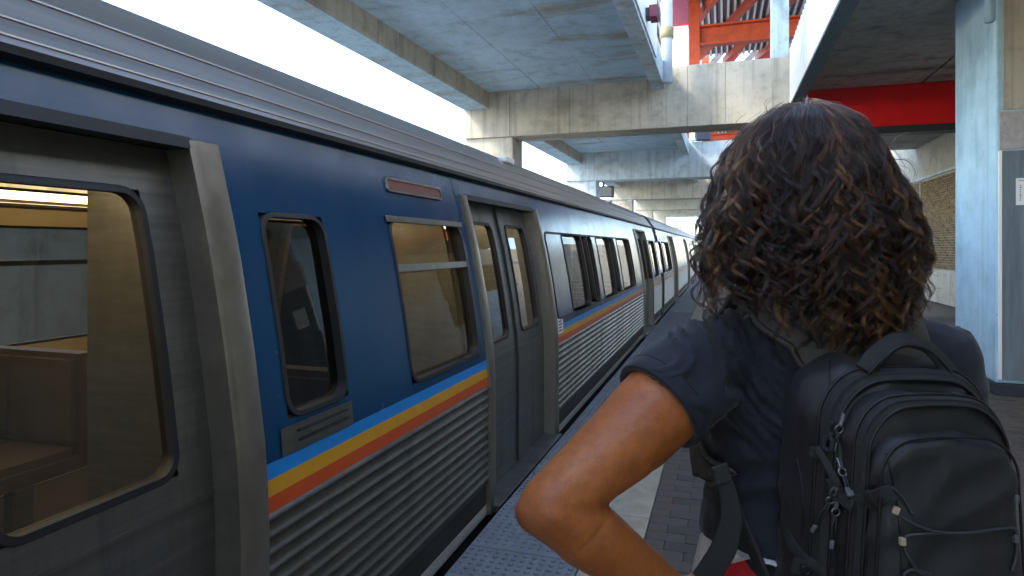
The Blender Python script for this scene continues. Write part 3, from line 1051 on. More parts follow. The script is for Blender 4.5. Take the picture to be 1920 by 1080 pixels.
RX, RY = .50, 1.06
root = empty('person', (0, 0, 0), YAW)
root.location = Matrix.Rotation(YAW, 3, 'Z') @ Vector((RX, RY, 0))
tag(root, 'person with curly dark brown hair in a navy t-shirt, seen from behind, hand on hip', 'person')
# everything of hers is drawn in the viewer-aligned frame, then set relative to her feet
class PB(MB):
    def build(self, name, mat=None, parent=None, **k):
        sv = self.v
        self.v = [(x - RX, y - RY, z) for x, y, z in sv]
        o = MB.build(self, name, mat, parent, **k)
        self.v = sv
        return o

# joints
HEAD = Vector((.476, 1.035, 1.585))
NB = Vector((.500, 1.055, 1.405))
SL, EL, WL = L(1305, 695, 1.03), L(1032, 952, .90), Vector((.252, .972, .968))
SR, ER, WR = Vector((.694, 1.06, 1.307)), Vector((.752, 1.10, 1.03)), Vector((.742, 1.045, .80))
HIPL, HIPR = Vector((.415, 1.07, .87)), Vector((.585, 1.07, .87))
KL, KR = Vector((.405, 1.06, .48)), Vector((.60, 1.07, .48))
AL, AR = Vector((.39, 1.09, .085)), Vector((.62, 1.10, .085))

def hand(m, wr, fdir, palm_n, thumb_side, curl, spread=.0):
    """wrist, finger direction, palm normal: palm, four bent fingers of unequal length and a thumb"""
    f = fdir.normalized(); n = (palm_n - f * palm_n.dot(f)).normalized(); s = f.cross(n) * thumb_side
    pc = wr + f * .05
    m.capsule([wr, wr + f * .03, wr + f * .075], [.024, .028, .030], 12)
    for q in (-.024, -.008, .009, .024):
        m.capsule([wr + f * .02 + s * q * .6, wr + f * .085 + s * q], [.014, .0125], 10)
    for q, ln in ((.028, .068), (.0095, .078), (-.0095, .072), (-.027, .056)):
        p = wr + f * .088 + s * q; d = f.copy(); P = [p - f * .02, p]; R = [.010, .0098]
        for k, (fr, r) in enumerate(((.45, .0092), (.3, .0083), (.25, .007))):
            d = (Matrix.Rotation(curl * (.8 + .3 * k), 3, f.cross(n)) @ d) if True else d
            p = p + d * ln * fr; P.append(p); R.append(r)
        m.capsule(P, R, 10)
    p = wr + f * .025 + s * .024
    t = (s * .75 + f * .75 + n * .25).normalized()
    q = p + t * .038; t2 = (f * .9 + s * .25 + n * .35).normalized()
    m.capsule([p - s * .012, p, q, q + t2 * .028, q + (t2 + n * .3).normalized() * .05], [.014, .0145, .0115, .0102, .0085], 10)

def torso_rings(grow=0., z0=None):
    # z, centre x, centre d, half width, half depth
    T = [(1.42, .499, 1.055, .062, .062), (1.385, .499, 1.057, .105, .072), (1.35, .498, 1.062, .150, .086), (1.30, .496, 1.068, .166, .100),
         (1.24, .495, 1.072, .164, .108), (1.17, .495, 1.075, .152, .104), (1.10, .496, 1.075, .146, .100), (1.05, .497, 1.073, .152, .105), (1.0, .497, 1.072, .160, .111),
         (.97, .498, 1.07, .166, .116), (.90, .499, 1.07, .172, .120), (.84, .5, 1.07, .168, .115)]
    out = []
    for z, cx, cd, a, b in T:
        if z0 and z < z0:
            break
        out.append([(cx + (a + grow) * (abs(cos(q)) ** .85) * (1 if cos(q) > 0 else -1), cd + (b + grow) * (abs(sin(q)) ** .85) * (1 if sin(q) > 0 else -1), z) for q in [2 * pi * k / 28 for k in range(28)]])
    return out

# ---- body: one continuous skin
b = MB()
b.ellipsoid(HEAD, (.074, .094, .112), 24, 16)
b.ellipsoid(HEAD + Vector((0, .035, -.055)), (.055, .062, .07), 20, 12)           # jaw
b.capsule([HEAD + Vector((0, .088, .012)), HEAD + Vector((0, .106, -.018)), HEAD + Vector((0, .112, -.03))], [.009, .012, .014], 10)   # nose
for s in (-1, 1):
    b.ellipsoid(HEAD + Vector((s * .076, .0, -.012)), (.009, .018, .031), 10, 8)     # ears
    b.ellipsoid(HEAD + Vector((s * .03, .08, .018)), (.017, .012, .008), 10, 8)      # brows
b.capsule([HEAD + Vector((0, -.012, -.07)), NB + Vector((0, .004, .02)), NB + Vector((0, 0, -.03))], [.054, .054, .062], 18)
b.loft(torso_rings())
b.capsule([NB + Vector((-.02, 0, -.02)), SL + Vector((.035, .01, .02)), SL], [.05, .056, .060], 18)
b.capsule([NB + Vector((.02, 0, -.02)), SR + Vector((-.035, .0, .02)), SR], [.05, .056, .060], 18)
mid = SL.lerp(EL, .5)
b.capsule([SL, SL.lerp(EL, .25), mid + Vector((.0, 0, -.004)), SL.lerp(EL, .78), EL], [.066, .067, .0605, .050, .0455], 22)
b.ellipsoid(EL + Vector((-.017, -.006, -.003)), (.034, .034, .032), 14, 10)         # point of the elbow
fm = EL.lerp(WL, .3)
b.capsule([EL + Vector((.004, .0, -.002)), fm + Vector((0, .0, .001)), EL.lerp(WL, .7), WL], [.0455, .0495, .038, .029], 20)
hand(b, WL, Vector((.55, .72, -.38)), Vector((.85, -.45, .1)), 1, .42)
b.capsule([SR, SR.lerp(ER, .5), ER], [.064, .058, .043], 18)
b.capsule([ER, ER.lerp(WR, .3), ER.lerp(WR, .7), WR], [.043, .045, .034, .027], 16)
hand(b, WR, Vector((-.08, -.02, -1)), Vector((-1, .2, 0)), -1, .22)
for h_, k_, a_ in ((HIPL, KL, AL), (HIPR, KR, AR)):
    b.capsule([h_, h_.lerp(k_, .5), k_], [.088, .074, .054], 18)
    b.capsule([k_, k_.lerp(a_, .3), k_.lerp(a_, .75), a_], [.054, .058, .042, .036], 16)
    b.capsule([a_ + Vector((0, -.02, -.04)), a_ + Vector((0, .14, -.06))], [.036, .03], 12)
b.v = [(x - RX, y - RY, z) for x, y, z in b.v]
EO = EL - Vector((RX, RY, 0))
INN = L(1150, 957, .9) - Vector((RX, RY, 0))
def flesh(c, n):
    h = .0013 * noise.noise(c * 28) + .0007 * noise.noise(c * 70)
    q = (c - EO).length
    if q < .075:          # loose skin over the elbow and the crease of the bend
        h += .0011 * sin(q * 330 + 4 * noise.noise(c * 30)) * max(0, 1 - q / .06) * (.5 + .5 * noise.noise(c * 40))
    w = c - INN
    al = w.dot(Vector((-.75, .1, -.65)))
    cr = w.dot(Vector((-.65, 0, .75)))
    if -.03 < al < .075:
        h -= .0035 * exp(-(cr / .0035) ** 2) * (1 - abs(al - .02) / .055 if abs(al - .02) < .055 else 0)
    return c + n * h
body = remesh(b, 'body', .0055, 5, M['skin'], root, flesh)
for s in (-1, 1):
    e = PB(); e.ellipsoid(HEAD + Vector((s * .03, .088, .003)), (.012, .008, .007), 12, 8)
    e.build('eye', M['eye_white'], root, smooth=True)
    e = PB(); e.ellipsoid(HEAD + Vector((s * .03, .0955, .003)), (.005, .002, .005), 10, 6)
    e.build('iris', M['ink'], root, smooth=True)
e = PB(); e.capsule([HEAD + Vector((-.02, .098, -.062)), HEAD + Vector((0, .104, -.061)), HEAD + Vector((.02, .098, -.062))], [.004, .007, .004], 8)
e.build('lips', M['lip'], root, smooth=True)

# ---- t-shirt with sleeves and folds
tdir = (EL - SL).normalized()
CUFF = SL + tdir * .09
def sleeve(m, S, C, r0, r1, inner):
    d = (C - S).normalized()
    m.tube([S - d * .05, S - d * .015, S, S.lerp(C, .5), C - d * .02, C], [r0 * .80, r0 * .98, r0, (r0 + r1) / 2, r1 * .985, r1], 26)
s_ = MB()
s_.loft(torso_rings(.016, .985))
s_.capsule([NB + Vector((-.03, 0, -.022)), SL + Vector((.06, .012, .024)), SL + Vector((.012, .004, .008))], [.058, .064, .070], 20)
s_.capsule([NB + Vector((.03, 0, -.022)), SR + Vector((-.06, .0, .022)), SR + Vector((-.008, 0, .006))], [.058, .064, .070], 20)
sleeve(s_, SL, CUFF, .0745, .078, None)
CUFR = SR + (ER - SR).normalized() * .12
sleeve(s_, SR, CUFR, .073, .077, None)
s_.v = [(x - RX, y - RY, z) for x, y, z in s_.v]
ARM = SL + Vector((.062, -.02, -.055)) - Vector((RX, RY, 0))      # armpit
SH = SL + Vector((.05, -.02, .07)) - Vector((RX, RY, 0))
def fold(co, n):
    h = 0.
    # folds running from the top of the shoulder round to the armpit
    v = co - ARM
    w = (SH - ARM).normalized()
    along = v.dot(w)
    side = (co - ARM).dot(Vector((.8, -.45, .4)).normalized()) + .22 * noise.noise(co * 6)
    r = (v - w * along).length
    k = exp(-((co - (SH + ARM) / 2).length / .13) ** 2)
    q = noise.noise(Vector((side * 30, along * 5, 3.1)))
    h += k * .019 * (max(0, 1 - abs(q) * 3.0) - .35)
    # diagonal drag folds across the lower back
    dq = noise.noise(Vector((co.x * 5 + co.z * 2, co.y * 5, (co.z - co.x * .45) * 19)))
    h += .008 * (max(0, 1 - abs(dq) * 2.6) - .3) * (1 if co.z < 1.22 else max(0, 1 - (co.z - 1.22) * 10))
    h += .004 * noise.noise(co * 14) + .0015 * noise.noise(co * 40)
    return co + n * h
shirt = remesh(s_, 'shirt', .006, 4, M['shirt'], root, fold)
# raised cuff hem
c = PB()
ax = tdir.orthogonal().normalized(); ay = tdir.cross(ax)
def ringp(C, r, d, sq=1.):
    return [C + tdir * d + (ax * cos(2 * pi * k / 40) + ay * sin(2 * pi * k / 40)) * (r + .0016 * noise.noise(Vector((cos(2 * pi * k / 40) * 2, sin(2 * pi * k / 40) * 2, 5)))) for k in range(41)]
c.loft([ringp(CUFF, r, d) for r, d in ((.064, -.004), (.068, .004), (.0775, .0045), (.0788, .002), (.0785, -.008), (.0788, -.021), (.0780, -.0235), (.0755, -.0255))], True, False)
c.build('cuff', M['shirt'], root, smooth=True)
c = PB()
c.tube(ringp(CUFF, .0785, -.0225)[:-1], .0010, 5, closed=True)
c.build('cuff_stitching', M['piping'], root, smooth=True)
# undershirt, trousers, shoes
u = MB(); u.loft([[(.5 + (x - .5) * k, 1.073 + (y - 1.073) * k, 1.03 - f * (.004 + .10 * max(0, min(1, (y - 1.0) / .05)))) for x, y, _ in torso_rings(.013)[8]] for f, k in ((0, .98), (.33, 1.03), (.67, 1.07), (1, 1.10))], True, True)
u.v = [(x - RX, y - RY, z) for x, y, z in u.v]
remesh(u, 'undershirt', .006, 3, M['undershirt'], root, lambda c, n: c + n * (.006 * noise.noise(Vector((c.x * 30, c.y * 30, c.z * 8)))))
tr = MB()
R_ = torso_rings(.014)
tr.loft([[(x, y, z) for x, y, _ in R_[i]] for i, z in ((7, 1.035), (9, .97), (10, .90), (11, .82))])
for h_, k_, a_ in ((HIPL, KL, AL), (HIPR, KR, AR)):
    tr.tube([h_ + Vector((0, 0, .02)), h_.lerp(k_, .5), k_, k_.lerp(a_, .5), a_ + Vector((0, 0, -.01))], [.103, .092, .076, .074, .072], 22)
tr.v = [(x - RX, y - RY, z) for x, y, z in tr.v]
remesh(tr, 'trousers', .009, 4, M['trousers'], root, lambda c, n: c + n * (.006 * noise.noise(Vector((c.x * 9, c.y * 9, c.z * 14)))))
for a_ in (AL, AR):
    sh = PB()
    sh.capsule([a_ + Vector((0, -.045, -.045)), a_ + Vector((0, .05, -.05)), a_ + Vector((0, .15, -.058))], [.040, .042, .034], 16)
    sh.v = [(x, y, max(z, .002)) for x, y, z in sh.v]
    sh.build('shoe', M['shoe'], root, smooth=True)

# ------------------------------------------------------------------ hair
TOPZ = 1.728
HC = Vector((.474, 1.035, 0))
prof_h = [(0, .012), (.012, .055), (.035, .093), (.07, .122), (.115, .146), (.165, .162), (.215, .173), (.26, .176), (.30, .172), (.335, .160), (.37, .142), (.42, .115)]
def hw(t):
    for (a, p), (b_, q) in zip(prof_h, prof_h[1:]):
        if t <= b_:
            return p + (q - p) * (t - a) / (b_ - a)
    return prof_h[-1][1]
def shell(phi, t, rho, dx=0.):
    r = hw(t) * rho * .93
    lump = 1 + .07 * noise.noise(Vector((cos(phi) * 1.6, sin(phi) * 1.6, t * 7))) + .06 * noise.noise(Vector((cos(phi) * 4, sin(phi) * 4, t * 22)))
    cx = HC.x + .006 * t / .35
    if cos(phi) > 0:
        r *= 1 - .06 * cos(phi)
    return Vector((cx + r * lump * cos(phi), HC.y + r * lump * .92 * sin(phi), TOPZ - t))
cap = MB()
cap.loft([[shell(2 * pi * k / 40, t, .80) for k in range(40)] for t in [.016, .03, .05, .08, .12, .16, .20, .24, .27, .29]])
cap.v = [(x - RX, y - RY, z) for x, y, z in cap.v]
def hair_base():
    m = NT('hair_base')
    m.base((.006, .0035, .0025)); m.set(Roughness=.7)
    return m.m
hair = remesh(cap, 'hair', .008, 3, hair_base(), root, lambda c, n: c + n * (.010 * noise.noise(c * 22)))

rh = random.Random(11)
strands, radii, tints = [], [], []
def guide(phi0, rho, t0, t1, turns, amp, drift, ph, hand_):
    """centre line of one curl as a function of s in 0..1"""
    def f(s):
        t = t0 + (t1 - t0) * s
        phi = phi0 + drift * s
        return shell(phi, t, rho * (1 + .05 * s))
    return f
def add_lock(phi0, rho, t0, t1, turns, amp, drift, n, spread, tint, npt=None):
    f = guide(phi0, rho, t0, t1, turns, amp, drift, 0, 1)
    ph = 9 * noise.noise(Vector((cos(phi0) * 2.2, sin(phi0) * 2.2, t0 * 6 + 3))) + rh.gauss(0, .9); hd = rh.choice((-1, 1))
    npt = npt or max(14, int(turns * 13))
    C = []
    wob = Vector((rh.uniform(-9, 9), rh.uniform(-9, 9), rh.uniform(-9, 9)))
    for i in range(npt):
        s = i / (npt - 1)
        p = f(s)
        rad = Vector((p.x - HC.x, p.y - HC.y, 0)).normalized()
        tan_ = Vector((-rad.y, rad.x, 0))
        a = amp * min(1, .18 + s * 1.15) * (.8 + .4 * noise.noise(wob + Vector((0, 0, s * 5))))
        q = ph + hd * 2 * pi * turns * (s ** 1.12)
        p = p + tan_ * (a * cos(q)) + rad * (a * .6 * sin(q)) + Vector((0, 0, a * .25 * sin(q + 1)))
        p += Vector((noise.noise(wob + p * 9), noise.noise(wob + p * 9 + Vector((5, 0, 0))), 0)) * .010 * s
        C.append(p)
    for _ in range(n):
        o = Vector((rh.gauss(0, 1), rh.gauss(0, 1), rh.gauss(0, .7))) * spread
        j = Vector((rh.uniform(-50, 50), 0, 0))
        fr = rh.uniform(.75, 1.0) if rh.random() < .5 else 1
        P = []
        for i, p in enumerate(C):
            s = i / (npt - 1)
            if s > fr:
                break
            w = 1.15 - .75 * s
            fz = .0026 * (.4 + s)
            P.append(p + o * w + Vector((noise.noise(j + p * 30), noise.noise(j + p * 30 + Vector((0, 9, 0))), noise.noise(j + p * 30 + Vector((0, 0, 9))))) * fz)
        if len(P) > 3:
            strands.append(P)
            tints.append(max(0, min(1, tint + rh.gauss(0, .07))))
def lock_tint(phi):
    r = rh.random()
    if r < .22:
        return rh.uniform(.55, 1.0)
    if r < .55:
        return rh.uniform(.25, .5)
    return rh.uniform(.0, .2)
BACK = -pi / 2
for i in range(520):
    # more locks on the visible back half
    phi = BACK + rh.gauss(0, 1.15) if rh.random() < .85 else rh.uniform(-pi, pi)
    t0 = rh.uniform(.004, .05) if rh.random() < .55 else rh.uniform(.05, .20)
    back = abs(((phi - BACK + pi) % (2 * pi)) - pi) < 1.2
    t1 = rh.uniform(.235, .335)
    if back and cos(phi) > .1:
        t1 += rh.uniform(0, .04)
    elif back and cos(phi) > -.75:
        t1 = rh.uniform(.25, .335)
    rho = rh.uniform(.87, 1.035) if t0 < .05 else rh.uniform(.84, .99)
    ln = t1 - t0
    add_lock(phi, rho, t0, t1, ln / rh.uniform(.050, .082), rh.uniform(.0095, .018), rh.gauss(0, .16), 28, rh.uniform(.0009, .0022), lock_tint(phi))
# longer curls falling on the back between the straps
for i in range(85):
    phi = BACK + rh.gauss(.24, .36)
    add_lock(phi, rh.uniform(.86, .98), rh.uniform(.06, .22), rh.uniform(.325, .395), rh.uniform(2.4, 3.6), rh.uniform(.010, .016), rh.gauss(0, .15), 34, .0026, rh.choice((.1, .4, .7, .9, 1.0)))
# crown: finer, smoother hair from the parting
for i in range(230):
    phi = rh.uniform(-pi, pi)
    add_lock(phi, rh.uniform(.95, 1.01), rh.uniform(0, .02), rh.uniform(.10, .27), rh.uniform(1.0, 2.6), rh.uniform(.004, .009), rh.gauss(0, .3), 20, rh.uniform(.003, .0055), rh.uniform(0, .25) if rh.random() < .85 else .7, 26)
# loose flyaways round the outline
for i in range(230):
    phi = rh.uniform(-pi, pi) if rh.random() < .5 else rh.choice((0, pi, -.3, -2.8)) + rh.gauss(0, .4)
    t0 = rh.uniform(.0, .30)
    add_lock(phi, rh.uniform(1.0, 1.10), t0, t0 + rh.uniform(.03, .11), rh.uniform(.6, 2.2), rh.uniform(.008, .024), rh.gauss(0, .3), 1, .002, .1, 22)
# frizz: single hairs over the whole mass
for i in range(900):
    phi = BACK + rh.gauss(0, 1.2)
    t0 = rh.uniform(.01, .24)
    add_lock(phi, rh.uniform(.93, 1.045), t0, t0 + rh.uniform(.05, .13), rh.uniform(1.0, 2.8), rh.uniform(.005, .014), rh.gauss(0, .2), 1, .001, rh.choice((.05, .1, .2, .3, .6)), 24)
def add_path(pts, d, n, spread, tint):
    P = []
    for i in range(len(pts) - 1):
        p0, p1, p2, p3 = (Vector((*pts[max(0, min(len(pts) - 1, i + k))], 0)) for k in (-1, 0, 1, 2))
        for k in range(7):
            t = k / 7
            q = .5 * ((2 * p1) + (p2 - p0) * t + (2 * p0 - 5 * p1 + 4 * p2 - p3) * t * t + (3 * p1 - p0 - 3 * p2 + p3) * t ** 3)
            P.append(L(q.x, q.y, d))
    for _ in range(n):
        o = Vector((rh.gauss(0, 1), rh.gauss(0, 2), rh.gauss(0, 1))) * spread
        e = rh.uniform(.7, 1)
        m_ = max(4, int(len(P) * e))
        strands.append([p + o * (.5 + .8 * sin(pi * i / len(P))) + Vector((noise.noise(o * 900 + p * 25), 0, noise.noise(o * 700 + p * 25))) * .0016 for i, p in enumerate(P[:m_])])
        tints.append(max(0, tint + rh.gauss(0, .05)))
for pts, d, n, sp, ti in (
        ([(1372, 318), (1350, 340), (1343, 372), (1322, 396), (1305, 425), (1309, 456), (1330, 474), (1348, 468)], .99, 22, .0011, .08),
        ([(1352, 300), (1334, 318), (1338, 342), (1352, 360)], .99, 14, .0009, .08),
        ([(1335, 430), (1318, 470), (1322, 500), (1340, 520), (1330, 548)], .98, 18, .0012, .15),
        ([(1345, 555), (1330, 572), (1320, 592), (1328, 606), (1338, 590)], .95, 16, .0010, .1),
        ([(1360, 560), (1342, 566), (1336, 580)], .95, 10, .0010, .1),
        ([(1660, 282), (1684, 256), (1712, 249), (1740, 252)], 1.0, 3, .0007, .05),
        ([(1672, 300), (1700, 300), (1716, 318), (1711, 342), (1692, 352)], 1.0, 4, .0008, .05),
        ([(1680, 330), (1702, 340), (1712, 362), (1700, 372)], 1.0, 7, .0010, .05),
        ([(1664, 270), (1680, 285), (1694, 310), (1700, 330)], 1.0, 3, .0008, .05),
        ([(1712, 440), (1732, 455), (1735, 485), (1722, 505), (1728, 528)], .99, 18, .0012, .1),
        ([(1690, 545), (1712, 536), (1730, 528), (1739, 514), (1728, 508)], .97, 16, .0011, .08),
        ([(1395, 250), (1380, 232), (1400, 214), (1430, 205)], 1.02, 2, .0008, .05),
        ([(1440, 215), (1436, 196), (1452, 186), (1480, 190)], 1.03, 2, .0008, .05)):
    add_path(pts, d, n, sp, ti)
# a few separate curls that stand off the sides
for phi, rho, t0, t1, amp, n in ((pi + .05, 1.06, .13, .27, .022, 16), (pi + .1, 1.02, .27, .40, .014, 14), (.05, 1.03, .12, .20, .020, 9), (-.1, 1.05, .20, .30, .016, 16), (-.15, 1.06, .29, .335, .016, 16), (pi - .1, 1.03, .29, .36, .018, 12)):
    add_lock(phi, rho, t0, t1, 1.5, amp, .1, n, .002, .15, 30)

def hair_mat():
    m = NT('hair_strand')
    t = m.t
    a = m.n('ShaderNodeAttribute', attribute_name='tint')
    c = m.ramp(a.outputs['Fac'], [(0., (.0046, .0028, .0025)), (.35, (.016, .0076, .0052)), (.65, (.075, .028, .010)), (1., (.19, .075, .022))])
    hb = m.n('ShaderNodeBsdfHairPrincipled')
    hb.parametrization = 'COLOR'
    m.l(c, hb.inputs['Color'])
    hb.inputs['Roughness'].default_value = .2
    hb.inputs['Radial Roughness'].default_value = .35
    hb.inputs['IOR'].default_value = 1.42
    m.l(hb.outputs[0], t.nodes['Material Output'].inputs[0])
    return m.m
hc = bpy.data.hair_curves.new('hair_strands')
hc.add_curves([len(s) for s in strands])
flat, rr = [], []
for s in strands:
    n = len(s)
    for i, p in enumerate(s):
        flat += (p.x - RX, p.y - RY, p.z)
        rr.append(.00026 * (1 - .6 * (i / (n - 1)) ** 2))
hc.attributes['position'].data.foreach_set('vector', flat)
ra = hc.attributes.get('radius') or hc.attributes.new('radius', 'FLOAT', 'POINT')
ra.data.foreach_set('value', rr)
ta = hc.attributes.new('tint', 'FLOAT', 'CURVE')
ta.data.foreach_set('value', tints)
hc.materials.append(hair_mat())
ho = bpy.data.objects.new('hair_strands', hc)
col.objects.link(ho); ho.parent = hair
print('strands', len(strands), 'points', len(rr))
# ------------------------------------------------------------------ backpack
pack = empty('backpack', (0, 0, 0), YAW)
pack.location = root.location + Vector((0, 0, .88))
tag(pack, 'black backpack worn on her back, with zip pockets and a bungee cord', 'backpack')
PZ0 = .88
class KB(MB):
    def build(self, name, mat=None, parent=None, **k):
        sv = self.v
        self.v = [(x - RX, y - RY, z - PZ0) for x, y, z in sv]
        o = MB.build(self, name, mat, parent, **k)
        self.v = sv
        return o
def pcx(d):
    return .525 + (.90 - d) * .17
def outline(d, hwid, zt, zb, rt=.06, rb=.05, n=14, arch=.010, cx=None):
    """rounded upright outline at depth d, wider towards the bottom"""
    cx = pcx(d) if cx is None else cx
    P = []
    for ox, oz, r, a0 in ((hwid, zt, rt, 0), (-hwid, zt, rt, pi / 2), (-hwid, zb, rb, pi), (hwid, zb, rb, 3 * pi / 2)):
        sx = 1 if ox > 0 else -1; sz = 1 if oz == zt else -1
        for k in range(n + 1):
            a = a0 + pi / 2 * k / n
            P.append([ox - sx * r + r * cos(a), oz - sz * r + r * sin(a)])
    # fill the long sides evenly
    Q = []
    for i, p in enumerate(P):
        q = P[(i + 1) % len(P)]
        Q.append(p)
        l_ = math.hypot(q[0] - p[0], q[1] - p[1])
        if i % (n + 1) == n:
            m = 26 if abs(q[1] - p[1]) > abs(q[0] - p[0]) else 14
            for k in range(1, m):
                Q.append([p[0] + (q[0] - p[0]) * k / m, p[1] + (q[1] - p[1]) * k / m])
    out = []
    for x, z in Q:
        f = (zt - z) / (zt - zb)
        w = .925 + .19 * min(1, f * 1.15)
        zz = z + (arch * (1 - (x / hwid) ** 2) if z > zt - rt else 0)
        out.append(Vector((cx + x * w, d, zz)))
    return out
def cap_rings(base, d1, steps, cx, cz, bulge):
    """close a front: shrink the last outline to its centre with a bulge"""
    R = []
    for k in steps:
        R.append([Vector((cx + (p.x - cx) * k, d1 - bulge * (1 - k * k), cz + (p.z - cz) * k)) for p in base])
    return R
def wrinkle(o, amp, sc=(10, 10, 16), seed=0.):
    me = o.data
    nv = [v.normal.copy() for v in me.vertices]
    for v, n in zip(me.vertices, nv):
        c = v.co
        q = noise.noise(Vector((c.x * sc[0] + seed, c.y * sc[1], c.z * sc[2] - c.x * 9)))
        h = amp * (max(0, 1 - abs(q) * 2.4) - .35) + amp * .6 * noise.noise(c * 9 + Vector((seed, 0, 0)))
        v.co = c + n * h
    me.update()
def pillow(name, st, capst, bulge, mat, parent, amp, seed):
    O = [outline(*s) for s in st]
    rings = []
    for a_, b_ in zip(O, O[1:]):
        rings += [[p.lerp(q, k / 3) for p, q in zip(a_, b_)] for k in range(3)]
    rings.append(O[-1])
    last = rings[-1]
    cx = sum(p.x for p in last) / len(last); cz = sum(p.z for p in last) / len(last)
    rings += cap_rings(last, st[-1][0], [1 - (k / 18) for k in range(1, 18)] + [.02], cx, cz, bulge)
    m = KB(); m.loft(rings)
    o = m.build(name, mat, parent, smooth=True)
    wrinkle(o, amp * 1.7, seed=seed)
    return o
ZB = .885
main = pillow('main_compartment', [(.985, .085, 1.312, ZB + .01), (.972, .102, 1.327, ZB), (.955, .112, 1.334, ZB), (.93, .119, 1.337, ZB), (.905, .121, 1.335, ZB), (.885, .1205, 1.331, ZB), (.868, .116, 1.323, ZB), (.856, .108, 1.314, ZB), (.850, .102, 1.308, ZB)],
              [.96, .85, .6, .3, .08], .006, M['nylon'], pack, .0035, 0.)
second = pillow('front_compartment', [(.862, .100, 1.298, ZB + .01, .05), (.850, .101, 1.300, ZB + .005, .05), (.836, .1005, 1.299, ZB + .005, .05), (.824, .098, 1.295, ZB + .005, .05), (.815, .092, 1.287, ZB + .01, .047)],
                [.96, .85, .6, .3, .08], .006, M['nylon'], pack, .0028, 4.)
pocket = pillow('front_pocket', [(.83, .092, 1.256, ZB + .02, .04), (.815, .0935, 1.257, ZB + .015, .04), (.803, .092, 1.255, ZB + .015, .04), (.794, .088, 1.250, ZB + .02, .038), (.789, .082, 1.243, ZB + .025, .035)],
                [.97, .88, .7, .45, .2, .05], .010, M['nylon'], pack, .003, 9.)
# surface lookup for the small fittings
def bvh_of(objs, off_):
    vs, fs = [], []
    for o in objs:
        n = len(vs)
        vs += [v.co + off_ for v in o.data.vertices]
        fs += [tuple(i + n for i in p.vertices) for p in o.data.polygons]
    return BVHTree.FromPolygons(vs, fs)
PT = bvh_of((main, second, pocket), Vector((RX, RY, PZ0)))
ST = bvh_of((shirt, body), Vector((RX, RY, 0)))
EYE = Vector((0, 0, H))
def hit(tree, px, py, out=.004, dflt=.85):
    d = L(px, py, 1.0) - EYE
    h = tree.ray_cast(EYE, d.normalized())
    if h[0] is None:
        return L(px, py, dflt)
    return h[0] - d.normalized() * out
def catmull(P, n=8, closed=False):
    P = [Vector(p) for p in P]
    out = []
    N = len(P)
    for i in range(N - 1 if not closed else N):
        p0 = P[max(i - 1, 0)] if not closed else P[i - 1]
        p1 = P[i]; p2 = P[(i + 1) % N]
        p3 = P[min(i + 2, N - 1)] if not closed else P[(i + 2) % N]
        for k in range(n):
            t = k / n
            out.append(.5 * ((2 * p1) + (p2 - p0) * t + (2 * p0 - 5 * p1 + 4 * p2 - p3) * t * t + (3 * p1 - p0 - 3 * p2 + p3) * t ** 3))
    if not closed:
        out.append(P[-1])
    return out
def line_on(tree, pts, out=.002, n=8, dflt=.85):
    """a line lying on the fabric through the given sight points"""
    q = catmull([Vector((a, b_, 0)) for a, b_ in pts], n)
    return [hit(tree, p.x, p.y, out, dflt) for p in q]
def ribbon(path, w, th, nrm, n_edge=True):
    """flat band along a path; nrm = outward normals (one or many)"""
    rings = []
    Ln = len(path)
    for i, p in enumerate(path):
        t = (path[min(i + 1, Ln - 1)] - path[max(i - 1, 0)]).normalized()
        nn = nrm[i] if isinstance(nrm, list) else nrm
        nn = (nn - t * nn.dot(t)).normalized()
        s = t.cross(nn)
        ww = w[i] if isinstance(w, list) else w
        rings.append([p + s * ww / 2 * a + nn * th * b_ for a, b_ in ((-1, .15), (-.94, .85), (-.8, 1), (0, 1.12), (.8, 1), (.94, .85), (1, .15), (.9, -.2), (-.9, -.2))])
    m = KB(); m.loft(rings); return m
# ---- zip bands: strips following an outline, with edge cords and coil
def zip_band(d0, hw0, zt0, d1, hw1, zt1, parent, lift, rt=.06):
    # two outlines bound the strip; only top and sides
    A = outline(d0, hw0, zt0, ZB + .03, rt); B = outline(d1, hw1, zt1, ZB + .03, rt)
    keep = [i for i, p in enumerate(A) if p.z > 1.0]
    # rotate so that the kept run is contiguous
    N = len(A)
    start = next(i for i in range(N) if i in keep and (i - 1) % N not in keep)
    run = []
    i = start
    while i % N in set(keep) and len(run) < N:
        run.append(i % N); i += 1
    out_ = []
    for i in run:
        a, b_ = A[i], B[i]
        c0 = Vector((pcx(d0), 0, 1.12)); n_ = Vector((a.x - c0.x, 0, a.z - c0.z)).normalized()
        n_ = (n_ * .55 + Vector((0, -.83, 0))).normalized()
        out_.append((a + n_ * lift, b_ + n_ * lift, n_))
    m = KB()
    m.loft([[p[0] + (p[1] - p[0]) * f + p[2] * e for f, e in ((0, 0), (.2, .0012), (.42, .0016), (.47, .0036), (.53, .0036), (.58, .0016), (.8, .0012), (1, 0))] for p in out_], False, False)
    zb = m.build('zip_band', M['nylon_matte'], parent, smooth=True)
    for f in (0, 1):
        m = KB(); m.tube([p[f] + p[2] * .001 for p in out_], .0022, 6)
        m.build('piping', M['piping'], zb, smooth=True)
zip_band(.871, .118, 1.326, .852, .105, 1.312, main, .0035)
zip_band(.828, .0995, 1.298, .813, .091, 1.287, second, .0035, .05)
# pocket seam
A = outline(.797, .0895, 1.2525, ZB + .02, .038, n=14)
m = KB(); m.tube([p + Vector((0, -.004, .002)) for p in A], .0018, 6, closed=True)
m.build('piping', M['piping'], pocket, smooth=True)
